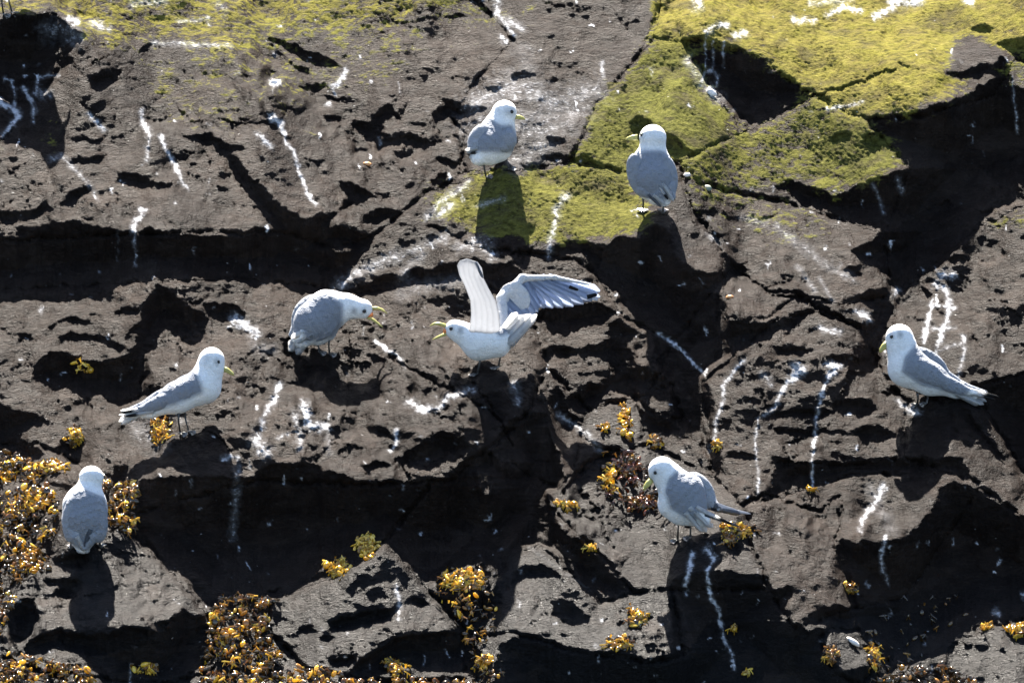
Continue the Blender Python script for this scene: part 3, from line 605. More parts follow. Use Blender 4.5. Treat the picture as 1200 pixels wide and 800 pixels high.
# --- upper middle bird seen from behind, looking right
BIRDS.append(("gull seen from behind at the mossy rock's left end, its head turned right", dict(
 body=[C((591, 132, 4), 14.6, (586, 144, 4), 15), C((586, 145, 4), 13.5, (582, 160, 4), 21.5), C((582, 160, 4), 23, (572, 170, -6), 21), C((572, 170, -6), 19, (560, 185, -16), 9), C((574, 178, -4), 15, (585, 176, 4), 14)],
 head=((591, 132, 4), 14.6), eye=(599.5, 131), bill=closed_bill((602, 136.5), (615.5, 140), 3.0, 3), smudge=[(600, 131, 4, .5), (594, 130, 4.5, .3)],
 mantle=[(572, 138), (560, 147), (548, 168), (547, 178), (607, 180), (607, 160), (600, 146), (588, 147), (578, 141)],
 wings=[dict(p=[E((562, 163, -13), (13, 19, 10), 28), C((556, 172, -18), 7, (550, 177, -20), 3.5)], pale=.12, feathers=[((560, 174, -24), (545, 176, -24), 5, 4, 'w'), ((566, 177, -24), (551, 180, -24), 4, 3, 'k'), ((574, 177, -22), (556, 182, -24), 4, 3, 'w')]),
   dict(p=[E((589, 164, -9), (16, 17, 11), 75), C((585, 172, -16), 7, (572, 178, -18), 3)], pale=.05)],
 tail=[((568, 182, -14), (553, 190, -20), 9, 8), ((572, 184, -12), (560, 194, -18), 9, 7), ((566, 180, -14), (550, 185, -22), 8, 7)],
 feet=[((567, 190, -4), (570, 208)), ((593, 184, 4), (597, 199))], toes=[(5, -4), (8, -1), (6, 2)])))
# --- upper right bird seen from behind, looking left
BIRDS.append(("gull seen from behind on the right end of the mossy rock, head turned left", dict(
 body=[C((765, 162, 2), 16.0, (765, 174, 3), 13.5), C((765, 176, 3), 13.5, (763, 198, 3), 24.5), C((763, 196, 3), 25, (766, 210, -4), 26), C((766, 212, -5), 23, (773, 228, -12), 13), C((773, 228, -12), 12, (780, 236, -14), 5)],
 head=((765, 163, 2), 16.2), eye=(752.3, 158), bill=closed_bill((747, 160.5), (733, 164), 3.6, 2), smudge=[(752, 158, 4, .4)],
 mantle=[(745, 180), (755, 176), (775, 176), (786, 182), (793, 205), (792, 225), (778, 236), (752, 230), (740, 215), (742, 190)],
 wings=[dict(p=[E((748, 205, -12), (13, 26, 9), -14), C((756, 222, -16), 9, (774, 235, -20), 4)], pale=.05, white=[(764, 226), (782, 226), (784, 242), (766, 242)], feathers=[((766, 228, -26), (779, 239, -25), 5, 6, 'w'), ((760, 228, -24), (775, 243, -24), 4, 3, 'g')]),
   dict(p=[E((781, 205, -11), (13, 25, 9), -10), C((784, 220, -15), 8, (788, 231, -19), 4)], pale=.05, feathers=[((775, 215, -27), (787, 229, -24), 5, 6, 'w'), ((779, 218, -27), (789, 236, -24), 4, 5, 'w'), ((773, 220, -27), (783, 234, -26), 3, 3, 'k')])],
 tail=[((770, 230, -14), (778, 242, -18), 9, 8), ((775, 230, -12), (785, 238, -16), 8, 6)],
 feet=[((753, 228, 0), (753, 250)), ((776, 232, 0), (777, 250))], toes=[(-7, -5), (0, -6), (7, -4)], side=-1)))
# --- hunched bird, open bill, facing right
BIRDS.append(("hunched gull stretching its neck right and screaming with a wide open yellow bill", dict(
 body=[C((425, 362, -2), 11.6, (405, 359, 0), 14), C((405, 359, 0), 14.5, (384, 364, 0), 23), C((384, 364, 0), 24, (368, 378, -4), 24), C((368, 378, -4), 22, (354, 396, -8), 12), C((380, 388, 2), 14, (374, 394, 0), 10)],
 head=((425, 362, -2), 11.6), eye=(426.8, 364.5), smudge=[(427, 364, 3.5, .4), (415, 364, 3.6, .6)],
 bill=[("upper_bill", [(434, 361.5, -2), (442, 361, -2), (448, 363, -2), (454, 367.5, -2)], [3.0, 2.2, 1.7, .5]), ("lower_bill", [(430, 371, -2), (438, 375, -2), (444, 380, -2), (448.5, 383.5, -2)], [2.2, 1.9, 1.5, .5])],
 gape=([(430, 368.5, -4), (437, 368.5, -3)], [3.6, 2.4], 8), mantle=[(366, 345), (385, 342), (402, 356), (402, 380), (392, 396), (352, 402), (340, 395), (345, 362)],
 wings=[dict(p=[E((375, 377, -14), (25, 20, 10), -48), C((358, 390, -14), 11, (345, 398, -14), 4)], white=[(335, 385), (352, 383), (357, 397), (343, 405)], rx=.7, ry=-.5,
   feathers=[((362, 386, -24), (341, 396, -19), 7, 7, 'w'), ((365, 392, -23), (347, 402, -19), 5, 4, 'w')]),
   dict(p=[E((362, 366, 8), (24, 17, 9), -50), C((350, 380, 6), 8, (342, 392, 2), 4)], pale=.15)],
 tail=[((356, 396, -6), (338, 411, -8), 10, 9), ((360, 398, -8), (347, 415, -10), 10, 9), ((354, 392, -4), (338, 405, -6), 9, 8)],
 feet=[((386, 396, -3), (386, 414)), ((374, 398, 4), (374, 412))])))
# --- profile bird on the right, facing left
BIRDS.append(("gull in profile facing left beside a tall grey slab marked with white streaks", dict(
 body=[C((1054, 396, 0), 16.4, (1057, 408, 0), 16), C((1057, 408, 0), 16.5, (1064, 430, 0), 22.5), C((1064, 430, 0), 23, (1090, 444, 2), 19), C((1090, 444, 2), 18, (1120, 457, 5), 9), C((1120, 457, 5), 8, (1142, 466, 6), 3.5)],
 head=((1054, 396, 0), 16.4), eye=(1045.2, 394.5), smudge=[(1045, 394, 4, .4), (1055, 392, 4, .5)], bill=closed_bill((1040, 402), (1031, 413), 4.4, -1), side=-1,
 mantle=[(1072, 404), (1060, 418), (1056, 436), (1080, 452), (1130, 464), (1155, 464), (1120, 436), (1090, 412)],
 wings=[dict(p=[E((1083, 435, -13), (26, 14, 9), 30), E((1110, 449, -8), (26, 9, 7), 24), C((1125, 456, -5), 6, (1150, 462, -2), 3)], rx=-.5, ry=.8, white=[(1140, 452), (1165, 462), (1150, 480), (1130, 468)],
   feathers=[((1125, 455, -8), (1157, 461, -4), 6, 4, 'w'), ((1135, 457, -6), (1171, 465, -4), 5, 3, 'k'), ((1133, 459, -7), (1166, 468, -5), 4, 3, 'k'), ((1120, 461, -9), (1150, 474, -5), 6, 5, 'w')]),
   dict(p=[E((1088, 424, 9), (26, 13, 8), 34), E((1112, 444, 8), (25, 8, 6), 32), C((1130, 453, 6), 5, (1155, 460, 4), 2.5)], rx=-.5)],
 tail=[((1128, 462, 4), (1153, 474, 4), 7, 6), ((1126, 464, -2), (1146, 475, 0), 6, 5), ((1128, 460, 8), (1156, 470, 7), 6, 5)],
 feet=[((1075, 461, -5), (1075, 473)), ((1087, 461, 5), (1086, 472))])))
# --- preening bird
BIRDS.append(("gull bowing its head to its breast beside brown seaweed on the lower right ledge", dict(
 body=[C((776, 551, -2), 16.4, (785, 560, 0), 17), C((785, 562, 0), 17, (800, 578, 0), 26), C((799, 580, 0), 26, (806, 592, -3), 23), C((806, 594, -3), 20, (820, 608, -8), 10), C((786, 592, 0), 15, (796, 600, 0), 14)],
 head=((776, 551, -2), 16.4), eye=(768, 553.5), smudge=[(768, 553, 4, .4), (764, 560, 4, .3)], bill=closed_bill((763.5, 562), (754, 574.5), 4.2, -5), side=-1,
 mantle=[(792, 552), (806, 550), (824, 564), (836, 590), (826, 606), (805, 608), (785, 596), (779, 575), (783, 560)],
 wings=[dict(p=[E((800, 584, -16), (25, 17, 10), 52), C((812, 598, -16), 11, (828, 610, -14), 5)], rx=-.6, ry=.6, white=[(822, 596), (840, 600), (840, 622), (816, 622), (815, 612)],
   feathers=[((808, 594, -28), (832, 618, -19), 6, 5, 'w'), ((816, 594, -26), (848, 610, -14), 6, 4, 'w'), ((822, 598, -24), (858, 614, -14), 4, 3, 'k'), ((826, 602, -20), (867, 617, -12), 5, 3, 'g'), ((803, 600, -27), (823, 623, -19), 6, 5, 'w')]),
   dict(p=[E((820, 574, 4), (24, 15, 9), 55), C((828, 586, 3), 9, (842, 596, 1), 5)], pale=.1, feathers=[((834, 592, -4), (868, 602, -2), 11, 7, 'g'), ((846, 596, -2), (880, 602, -1), 6, 3, 'g')])],
 tail=[((815, 606, -8), (828, 623, -10), 9, 8), ((820, 604, -8), (836, 618, -8), 8, 6)],
 feet=[((794, 606, -3), (794, 632)), ((808, 606, 4), (809, 629))])))
# --- lower left bird seen from behind
BIRDS.append(("gull seen squarely from behind on the pyramid boulder at lower left, face hidden", dict(
 body=[C((107, 560, 6), 14.6, (105, 571, 6), 12), C((104, 574, 6), 12.5, (100, 592, 2), 24.5), C((100, 592, 2), 25.5, (99, 610, -3), 26.5), C((99, 612, -4), 24, (97, 632, -8), 13), C((97, 632, -8), 12, (97, 642, -8), 6)],
 head=((107, 560, 6), 14.2), eyed=-1, eye=(118, 558), bill=closed_bill((114, 564), (119, 568), 3.2, 19), smudge=[],
 mantle=[(82, 580), (97, 572), (112, 578), (124, 583), (130, 605), (124, 632), (104, 645), (85, 640), (70, 610), (74, 590)],
 wings=[dict(p=[E((86, 607, -13), (13, 29, 10), 6), C((90, 628, -17), 9, (97, 641, -18), 4)], pale=.08, white=[(86, 608), (100, 608), (100, 622), (90, 622)], feathers=[((90, 628, -27), (99, 645, -20), 6, 5, 'w'), ((94, 608, -28), (100, 620, -27), 10, 8, 'w')]),
   dict(p=[E((113, 607, -13), (13, 29, 10), -8), C((107, 628, -17), 9, (100, 641, -18), 4)], pale=.03, feathers=[((106, 620, -27), (99, 640, -22), 6, 4, 'g')])],
 tail=[((94, 634, -10), (93, 648, -12), 8, 8), ((100, 634, -10), (102, 648, -12), 8, 8)],
 feet=[((84, 630, 0), (83, 643)), ((115, 628, 0), (119, 642))], toes=[(-5, -4), (0, -6), (6, -4)])))
# --- bird with raised wings
def fan(bases, tips, w0, w1, cols):
    return [(b_, t_, w0, w1, c_) for b_, t_, c_ in zip(bases, tips, cols)]
lerp = lambda a, b, t: tuple(a[i] + (b[i] - a[i])*t for i in range(3))
arm0, arm1, wrist, hand = (590, 392, 8), (588, 350, 34), (612, 326, 44), (650, 325, 48)
prim_tips = [(703, 341, 54), (703, 348, 53), (694, 352, 51), (684, 356, 49), (672, 359, 48), (660, 360.5, 46), (648, 361, 45), (638, 361, 43)]
prim_base = [lerp(wrist, hand, t) for t in (.8, .6, .42, .3, .2, .12, .05, 0)]
sec_base = [lerp(arm1, wrist, t) for t in (.95, .75, .5, .25, 0)] + [lerp(arm0, arm1, t) for t in (.8, .55, .3)]
sec_tips = [(632, 361, 42), (630, 366, 40), (627, 371, 38), (622, 375, 35), (616, 377, 31), (610, 378, 26), (603, 381, 20), (596, 386, 14)]
BIRDS.append(("gull raising both wings and calling at the hunched gull, facing left", dict(
 body=[C((533, 386, 0), 11.6, (543, 391, 0), 12), C((543, 391, 0), 12.5, (562, 401, 0), 20), C((562, 401, 0), 20.5, (582, 401, 0), 17), C((582, 401, 0), 16, (598, 390, 0), 9)],
 head=((533, 386, 0), 11.6), eye=(528.7, 385), smudge=[(529, 385, 3.2, .4), (539.6, 387, 4, .55)], side=-1,
 bill=[("upper_bill", [(523, 382, -1), (515, 379.3, -1), (509, 379.2, -1), (503.5, 382, -1)], [3.0, 2.3, 1.8, .5]), ("lower_bill", [(525, 390, -1), (518, 393, -1), (512, 395.5, -1), (506.5, 398, -1)], [2.4, 2.1, 1.6, .5])],
 gape=([(527, 387.5, -3), (519.5, 387.5, -2)], [3.6, 2.4], 8),
 mantle=[(575, 380), (600, 375), (603, 388), (585, 395)], mdepth=50,
 wings=[
  dict(sheet=([(549, 402, -13), (550, 386, -15), (552, 368, -17), (551, 352, -19), (545, 336, -21), (538, 322, -23), (535.5, 311, -24), (539, 305, -24), (547, 303, -24)], [(583, 398, -10), (586, 383, -12), (585, 368, -13), (581, 352, -15), (573, 338, -18), (567, 326, -20), (565, 314, -22), (560, 307, -23), (549, 303.5, -24)]), opt=dict(lines=5, bulge=4., amp=.5), pale=.4,
   feathers=[((557, 307, -26), (566, 326, -24), 4, 3, 'g')]),
  dict(p=[C(arm0, 7, arm1, 6), C(arm1, 6, wrist, 5), C(wrist, 4.5, hand, 2.5), C(hand, 2.5, (690, 333, 52), 1.2), E((603, 350, 37), (18, 20, 3), -35)], k=3., pale=.5, rx=.2, ry=.5,
   feathers=fan(prim_base, prim_tips, 9, 13, 'llllllll') + fan(sec_base, sec_tips, 14, 11, 'llllllll')
    + [((667, 336, 45), (678, 340, 46), 4, 3, 'K'), ((688, 348, 47), (700, 345, 48), 5, 4, 'K'), ((694, 350.5, 45), (701, 351, 46), 3, 3, 'w')])],
 tail=[((588, 394, -6), (606, 366, -8), 13, 11), ((591, 396, -8), (614, 369, -10), 13, 11), ((593, 399, -10), (622, 368, -12), 13, 11), ((596, 404, -12), (629, 368, -14), 12, 9), ((588, 404, -6), (604, 392, -9), 20, 14)],
 feet=[((563, 416, -3), (559, 438)), ((586, 412, 4), (584, 430))], toes=[(-10, 1), (-8, 3), (-3, 3)])))
# gull standing above the top left corner: only its foot reaches into the picture
def shifted(b, du, dv):
    import copy
    def sh(x):
        if isinstance(x, dict): return {k: (x[k] if k in ('k', 'pale', 'rx', 'ry', 'side', 'toes', 'mdepth', 'shift') else sh(x[k])) for k in x}
        if isinstance(x, np.ndarray): return x + np.array([du, dv, 0])[:len(x)]
        if isinstance(x, (list,)): return [sh(y) for y in x]
        if isinstance(x, tuple):
            if len(x) and x[0] in ('C', 'E') if isinstance(x[0], str) else False:
                if x[0] == 'C': return ('C', (x[1][0] + du, x[1][1] + dv, x[1][2]), x[2], (x[3][0] + du, x[3][1] + dv, x[3][2]), x[4])
                return ('E', (x[1][0] + du, x[1][1] + dv, x[1][2]), x[2], x[3])
            if all(isinstance(y, (int, float)) for y in x):
                return (x[0] + du, x[1] + dv, *x[2:]) if len(x) in (2, 3, 4) else x
            return tuple(sh(y) if isinstance(y, (tuple, list, dict, np.ndarray)) else y for y in x)
        return x
    return sh(b)
src = BIRDS[0][1]
nb = shifted(src, -207, -490); nb['bill'] = [(n_, [q + np.array([-207, -490, 0]) for q in p_], r_) for n_, p_, r_ in src['bill']]
PALELEG = None
nb['head'] = ((248 - 207, 422 - 490, 0), 15.2)
BIRDS.append(("gull cut off by the top left corner, only its pale foot in view", nb))

# seat each bird: depth of its feet, and hollow the stone where a body or tail would cut into it
for lb, b in BIRDS:
    ft = [f[1] for f in b['feet']]; b['D0'] = float(np.mean([surf(*f) for f in ft])); fv = np.mean([f[1] for f in ft])
    prims = [(np.array(p[1], float), p[2], np.array(p[3], float), p[4]) for p in b['body']] + [(np.array(t[0], float), t[2]*.5, np.array(t[1], float), t[3]*.5) for t in b.get('tail', [])]
    for wg in b.get('wings', []):
        prims += [(np.array(t[0], float), 3, np.array(t[1], float), 2) for t in wg.get('feathers', [])]
    for a, ra, c, rc in prims:
        for q in np.linspace(0, 1, 7):
            m = a + (c - a)*q; r = (ra + (rc - ra)*q)*1.0 + 2
            j0, j1 = int((m[0] - r - XS[0])/G), int((m[0] + r - XS[0])/G) + 2; i0, i1 = int((m[1] - r - YS[0])/G), int((m[1] + r - YS[0])/G) + 2
            if i0 < 0 or j0 < 0: continue
            dd = np.hypot(GX[i0:i1, j0:j1] - m[0], GY[i0:i1, j0:j1] - m[1])
            need = b['D0'] - .176*(fv - GY[i0:i1, j0:j1]) + m[2] + 3
            D[i0:i1, j0:j1] = np.where(dd < r, np.maximum(D[i0:i1, j0:j1], need), D[i0:i1, j0:j1])
# ---------------------------------------------------------------- the cliff, rock by rock
cols = np.unique(np.concatenate([np.arange(0, W, 5), np.arange(int(250/G), int(1550/G))]))
rows = np.unique(np.concatenate([np.arange(0, H, 5), np.arange(int(250/G), int(1150/G))]))
cols = cols[cols < W]; rows = rows[rows < H]
ix = np.ix_(rows, cols)
U_, V_, D_ = GX[ix], GY[ix], D[ix]
front = P(U_, V_, D_).reshape(-1, 3)
# the rear of each rock lies 60 px (about 17 cm) further in
back = P(U_, V_, box(D, 6)[ix] + 60).reshape(-1, 3)
allv = np.concatenate([front, back]); tonev = np.tile(tone[ix].reshape(-1), 2).astype(np.float32)
paint = np.stack([mossm[ix], guano[ix], wet[ix], gold[ix]], -1).reshape(-1, 4)
paint = np.concatenate([paint, paint])
nr, nc = len(rows), len(cols); ids = np.arange(nr*nc).reshape(nr, nc); N = nr*nc
lab = rock[ix][:-1, :-1]
def rock_mesh(L):
    s = lab == L
    a, b, c, d = ids[:-1, :-1][s], ids[1:, :-1][s], ids[1:, 1:][s], ids[:-1, 1:][s]
    fs = [np.stack([a, b, c, d], 1), np.stack([a, d, c, b], 1) + N]
    p = np.pad(s, 1)
    def skirt(m, e0, e1):
        x, y = e0[m], e1[m]
        fs.append(np.stack([y, x, x + N, y + N], 1))
    A, B, C_, D2 = ids[:-1, :-1], ids[1:, :-1], ids[1:, 1:], ids[:-1, 1:]
    skirt(s & ~p[1:-1, :-2], A, B); skirt(s & ~p[2:, 1:-1], B, C_)
    skirt(s & ~p[1:-1, 2:], C_, D2); skirt(s & ~p[:-2, 1:-1], D2, A)
    F = np.concatenate(fs); u, inv = np.unique(F, return_inverse=True)
    return allv[u], inv.reshape(F.shape), paint[u], tonev[u]
for L in range(0, len(ROCKS) + 1):
    V, F, pt, tv = rock_mesh(L)
    if not len(F): continue
    if L == 0:
        ro = tag(mesh_obj("cliff_bedrock", V, F, ROCKMAT, tint=pt, attr="paint"), kind="structure")
    else:
        ro = tag(mesh_obj("rock", V, F, ROCKMAT, tint=pt, attr="paint"), ROCKS[L - 1][0], "rock")
    ta = ro.data.attributes.new("tone", 'FLOAT', 'POINT'); ta.data.foreach_set("value", tv)
# unseen sea below the rocks, added to block light from under the horizon
sv = np.array([(-250, -300, -3.2), (250, -300, -3.2), (250, 30, -3.2), (-250, 30, -3.2)], float)
SEAM = plain("sea_water", (.01, .02, .025), .12, .2, .5, 2)
tag(mesh_obj("sea_water", sv, np.array([(0, 1, 2, 3)]), SEAM), kind="structure")
# ---------------------------------------------------------------- birds: solid shapes blended from rounded primitives
def cone_sdf(X, a, ra, b, rb):
    a = np.array(a, float); b = np.array(b, float); ab = b - a; L = (ab**2).sum() + 1e-9
    t = np.clip(((X - a)@ab)/L, 0, 1)
    return np.linalg.norm(X - a - t[..., None]*ab, axis=-1) - (ra + (rb - ra)*t)
def ell_sdf(X, c, r, ang=0):
    """ellipsoid, turned by ang degrees in the picture plane (clockwise as seen)"""
    q = X - np.array(c, float); t = math.radians(ang); ca, sa = math.cos(t), math.sin(t)
    x = q[..., 0]*ca + q[..., 1]*sa; y = -q[..., 0]*sa + q[..., 1]*ca; z = q[..., 2]
    r = np.array(r, float)
    k0 = np.sqrt((x/r[0])**2 + (y/r[1])**2 + (z/r[2])**2); k1 = np.sqrt((x/r[0]**2)**2 + (y/r[1]**2)**2 + (z/r[2]**2)**2) + 1e-9
    return k0*(k0 - 1)/k1
def smin(a, b, k):
    h = np.clip(.5 + .5*(b - a)/k, 0, 1)
    return b*(1 - h) + a*h - k*h*(1 - h)
def nets(prims, k=5., h=1.0, noise=0.):
    lo = np.full(3, 1e9); hi = -lo
    for p in prims:
        if p[0] == 'C': pts = [(p[1], p[2]), (p[3], p[4])]
        else: pts = [(p[1], max(p[2]))]
        for c, r in pts:
            lo = np.minimum(lo, np.array(c) - r); hi = np.maximum(hi, np.array(c) + r)
    lo -= 3; hi += 3
    n = np.ceil((hi - lo)/h).astype(int) + 1
    ax = [lo[i] + h*np.arange(n[i]) for i in range(3)]
    X = np.stack(np.meshgrid(*ax, indexing='ij'), -1)
    f = None
    for p in prims:
        g = cone_sdf(X, *p[1:]) if p[0] == 'C' else ell_sdf(X, *p[1:])
        f = g if f is None else smin(f, g, k)
    s = f < 0
    V = np.zeros((n[0]-1, n[1]-1, n[2]-1, 3)); cnt = np.zeros(V.shape[:3])
    cell = lambda a, o: a[o[0]:a.shape[0]-1+o[0], o[1]:a.shape[1]-1+o[1], o[2]:a.shape[2]-1+o[2]]
    for o in [(i, j, l) for i in (0, 1) for j in (0, 1) for l in (0, 1)]:
        for axn in range(3):
            if o[axn]: continue
            o2 = tuple(v + (1 if q == axn else 0) for q, v in enumerate(o))
            fa, fb = cell(f, o), cell(f, o2); m = (fa < 0) != (fb < 0)
            t = np.where(m, fa/(fa - fb + 1e-12), 0)
            for q in range(3):
                V[..., q] += np.where(m, o[q] + (t if q == axn else 0), 0)
            cnt += m
    act = cnt > 0; idx = -np.ones(act.shape, int); idx[act] = np.arange(act.sum())
    g0 = np.stack(np.meshgrid(*[np.arange(q) for q in act.shape], indexing='ij'), -1)
    pos = lo + h*(g0[act] + V[act]/cnt[act][:, None])
    F = []
    for axn in range(3):
        b, c = (axn + 1) % 3, (axn + 2) % 3
        sl = [slice(None)]*3; sl[axn] = slice(0, -1); sl2 = [slice(None)]*3; sl2[axn] = slice(1, None)
        s0, s1 = s[tuple(sl)], s[tuple(sl2)]
        for flip, m in ((0, s0 & ~s1), (1, ~s0 & s1)):
            q = np.argwhere(m)
            if not len(q): continue
            def cel(db, dc):
                r = q.copy(); r[:, b] -= db; r[:, c] -= dc; return idx[r[:, 0], r[:, 1], r[:, 2]]
            quad = np.stack([cel(1, 1), cel(0, 1), cel(0, 0), cel(1, 0)], 1)
            F.append(quad[:, ::-1] if flip else quad)
    F = np.concatenate(F)
    for _ in range(2):   # light relaxation
        acc = np.zeros_like(pos); c_ = np.zeros(len(pos))
        for i in range(4):
            np.add.at(acc, F[:, i], pos[F[:, (i + 1) % 4]] + pos[F[:, (i - 1) % 4]]); np.add.at(c_, F[:, i], 2)
        pos = pos*.5 + .5*acc/c_[:, None]
    return pos, F      # (u, v down, depth)
def tube(pts, rad, n=8):
    pts = np.array(pts, float); V = []; F = []
    for i, p in enumerate(pts):
        t = pts[min(i + 1, len(pts) - 1)] - pts[max(i - 1, 0)]; t /= np.linalg.norm(t) + 1e-9
        a = np.cross(t, [0, 0, 1.]);
        if np.linalg.norm(a) < .2: a = np.cross(t, [1., 0, 0])
        a /= np.linalg.norm(a); b = np.cross(t, a)
        r = rad[i] if isinstance(rad[i], tuple) else (rad[i], rad[i])
        for j in range(n):
            q = 2*math.pi*j/n; V.append(p + a*math.cos(q)*r[0] + b*math.sin(q)*r[1])
    for i in range(len(pts) - 1):
        for j in range(n):
            k = (j + 1) % n; F.append((i*n + j, (i + 1)*n + j, (i + 1)*n + k, i*n + k))
    F.append(tuple(range(n))); F.append(tuple(range((len(pts) - 1)*n, len(pts)*n))[::-1])
    return np.array(V), F
def blade(base, tip, w0, w1, thick=.7, bend=(0, 0, 0), n=9):
    """one feather: a slim lens shaped vane along a gently bent shaft; widths in the picture plane"""
    base = np.array(base, float); tip = np.array(tip, float); bend = np.array(bend, float)
    t = tip - base; s = np.array([-t[1], t[0], 0]); s /= np.linalg.norm(s) + 1e-9; V = []; F = []; T = []
    for i in range(n):
        q = i/(n - 1); c = base + t*q + bend*math.sin(math.pi*q)
        w = (w0 + (w1 - w0)*q)*(1 if q < .8 else math.sqrt(max(.03, 1 - ((q - .8)/.2)**2)))*.5
        th = thick*(1 - .5*q)
        for x, z in ((-w, 0), (0, -th), (w, 0), (0, th*.4)): V.append(c + s*x + np.array([0, 0, z])); T.append(q)
    for i in range(n - 1):
        for j in range(4):
            k = (j + 1) % 4; F.append((i*4 + j, i*4 + k, (i + 1)*4 + k, (i + 1)*4 + j))
    F.append((3, 2, 1, 0)); F.append(tuple(range((n - 1)*4, n*4)))
    return np.array(V), F, np.array(T)
def sheet(L, R, nt=40, ns=26, lines=6, amp=.7, bulge=3., thick=1.2):
    """a wing panel between two edge polylines, corrugated lengthwise like overlapping quills; returns points, faces, tint factor"""
    L = np.array(L, float); R = np.array(R, float); V = []; T = []
    def along(Q, t):
        x = t*(len(Q) - 1); i = min(int(x), len(Q) - 2); f = x - i; f = f*f*(3 - 2*f)*.35 + f*.65
        return Q[i]*(1 - f) + Q[i + 1]*f
    for side in (-1, 1):
        for a in range(nt + 1):
            t = a/nt; l, r = along(L, t), along(R, t)
            for c in range(ns + 1):
                q = c/ns; ph = (q*lines + .25*math.sin(t*5)) % 1.0; edge = math.sqrt(max(0, 1 - (2*q - 1)**4))
                p = l + (r - l)*q + np.array([0, 0, -bulge*math.sin(math.pi*q) - amp*ph + side*thick*edge*(1 - .4*t)]); V.append(p); T.append(.86 + .14*min(1, ph*2.2))
    F = []; m = (nt + 1)*(ns + 1)
    for a in range(nt):
        for c in range(ns):
            i = a*(ns + 1) + c; F.append((i, i + ns + 1, i + ns + 2, i + 1)); F.append((m + i, m + i + 1, m + i + ns + 2, m + i + ns + 1))
    for a in range(nt):
        i = a*(ns + 1); j = i + ns; F.append((i, m + i, m + i + ns + 1, i + ns + 1)); F.append((j, j + ns + 1, m + j + ns + 1, m + j))
    for c in range(ns):
        F.append((c, c + 1, m + c + 1, m + c)); i = nt*(ns + 1) + c; F.append((i, m + i, m + i + 1, i + 1))
    return np.array(V), F, np.array(T)
WHITE = np.array([.80, .80, .80]); GREY = np.array([.185, .203, .24]); BLACK = np.array([.02, .02, .022])
def inpoly(poly, x, y): return poly_mask(poly, x, y)
def soft_in(poly, x, y, r=1.6):
    return sum(inpoly(poly, x + dx, y + dy).astype(float) for dx, dy in ((0, 0), (r, 0), (-r, 0), (0, r), (0, -r), (2*r, r), (-r, 2*r), (-2*r, -r), (r, -2*r)))/9
def part_axis(p):
    c0 = np.array(p[0][1][:2], float); c1 = np.array(p[-1][3][:2] if p[-1][0] == 'C' else p[-1][1][:2], float)
    t = c1 - c0; return t/(np.linalg.norm(t) + 1e-9), c0
def scallop(X, t, c0, p=8.5, q=7.5):
    """overlapping rows of rounded feather tips along direction t; -1 .. 1 within each feather"""
    a = (X[:, 0] - c0[0])*t[0] + (X[:, 1] - c0[1])*t[1]; c = -(X[:, 0] - c0[0])*t[1] + (X[:, 1] - c0[1])*t[0]
    r0 = np.floor(a/p); best = np.zeros(len(X))
    sc = lambda r: a/p - r + .38*(2*np.abs(((c/q + .5*(r % 2)) % 1.0) - .5))**2
    f = sc(r0); f = np.where(f > 1, f - 1, f)
    return 2*np.clip(f, 0, 1) - 1
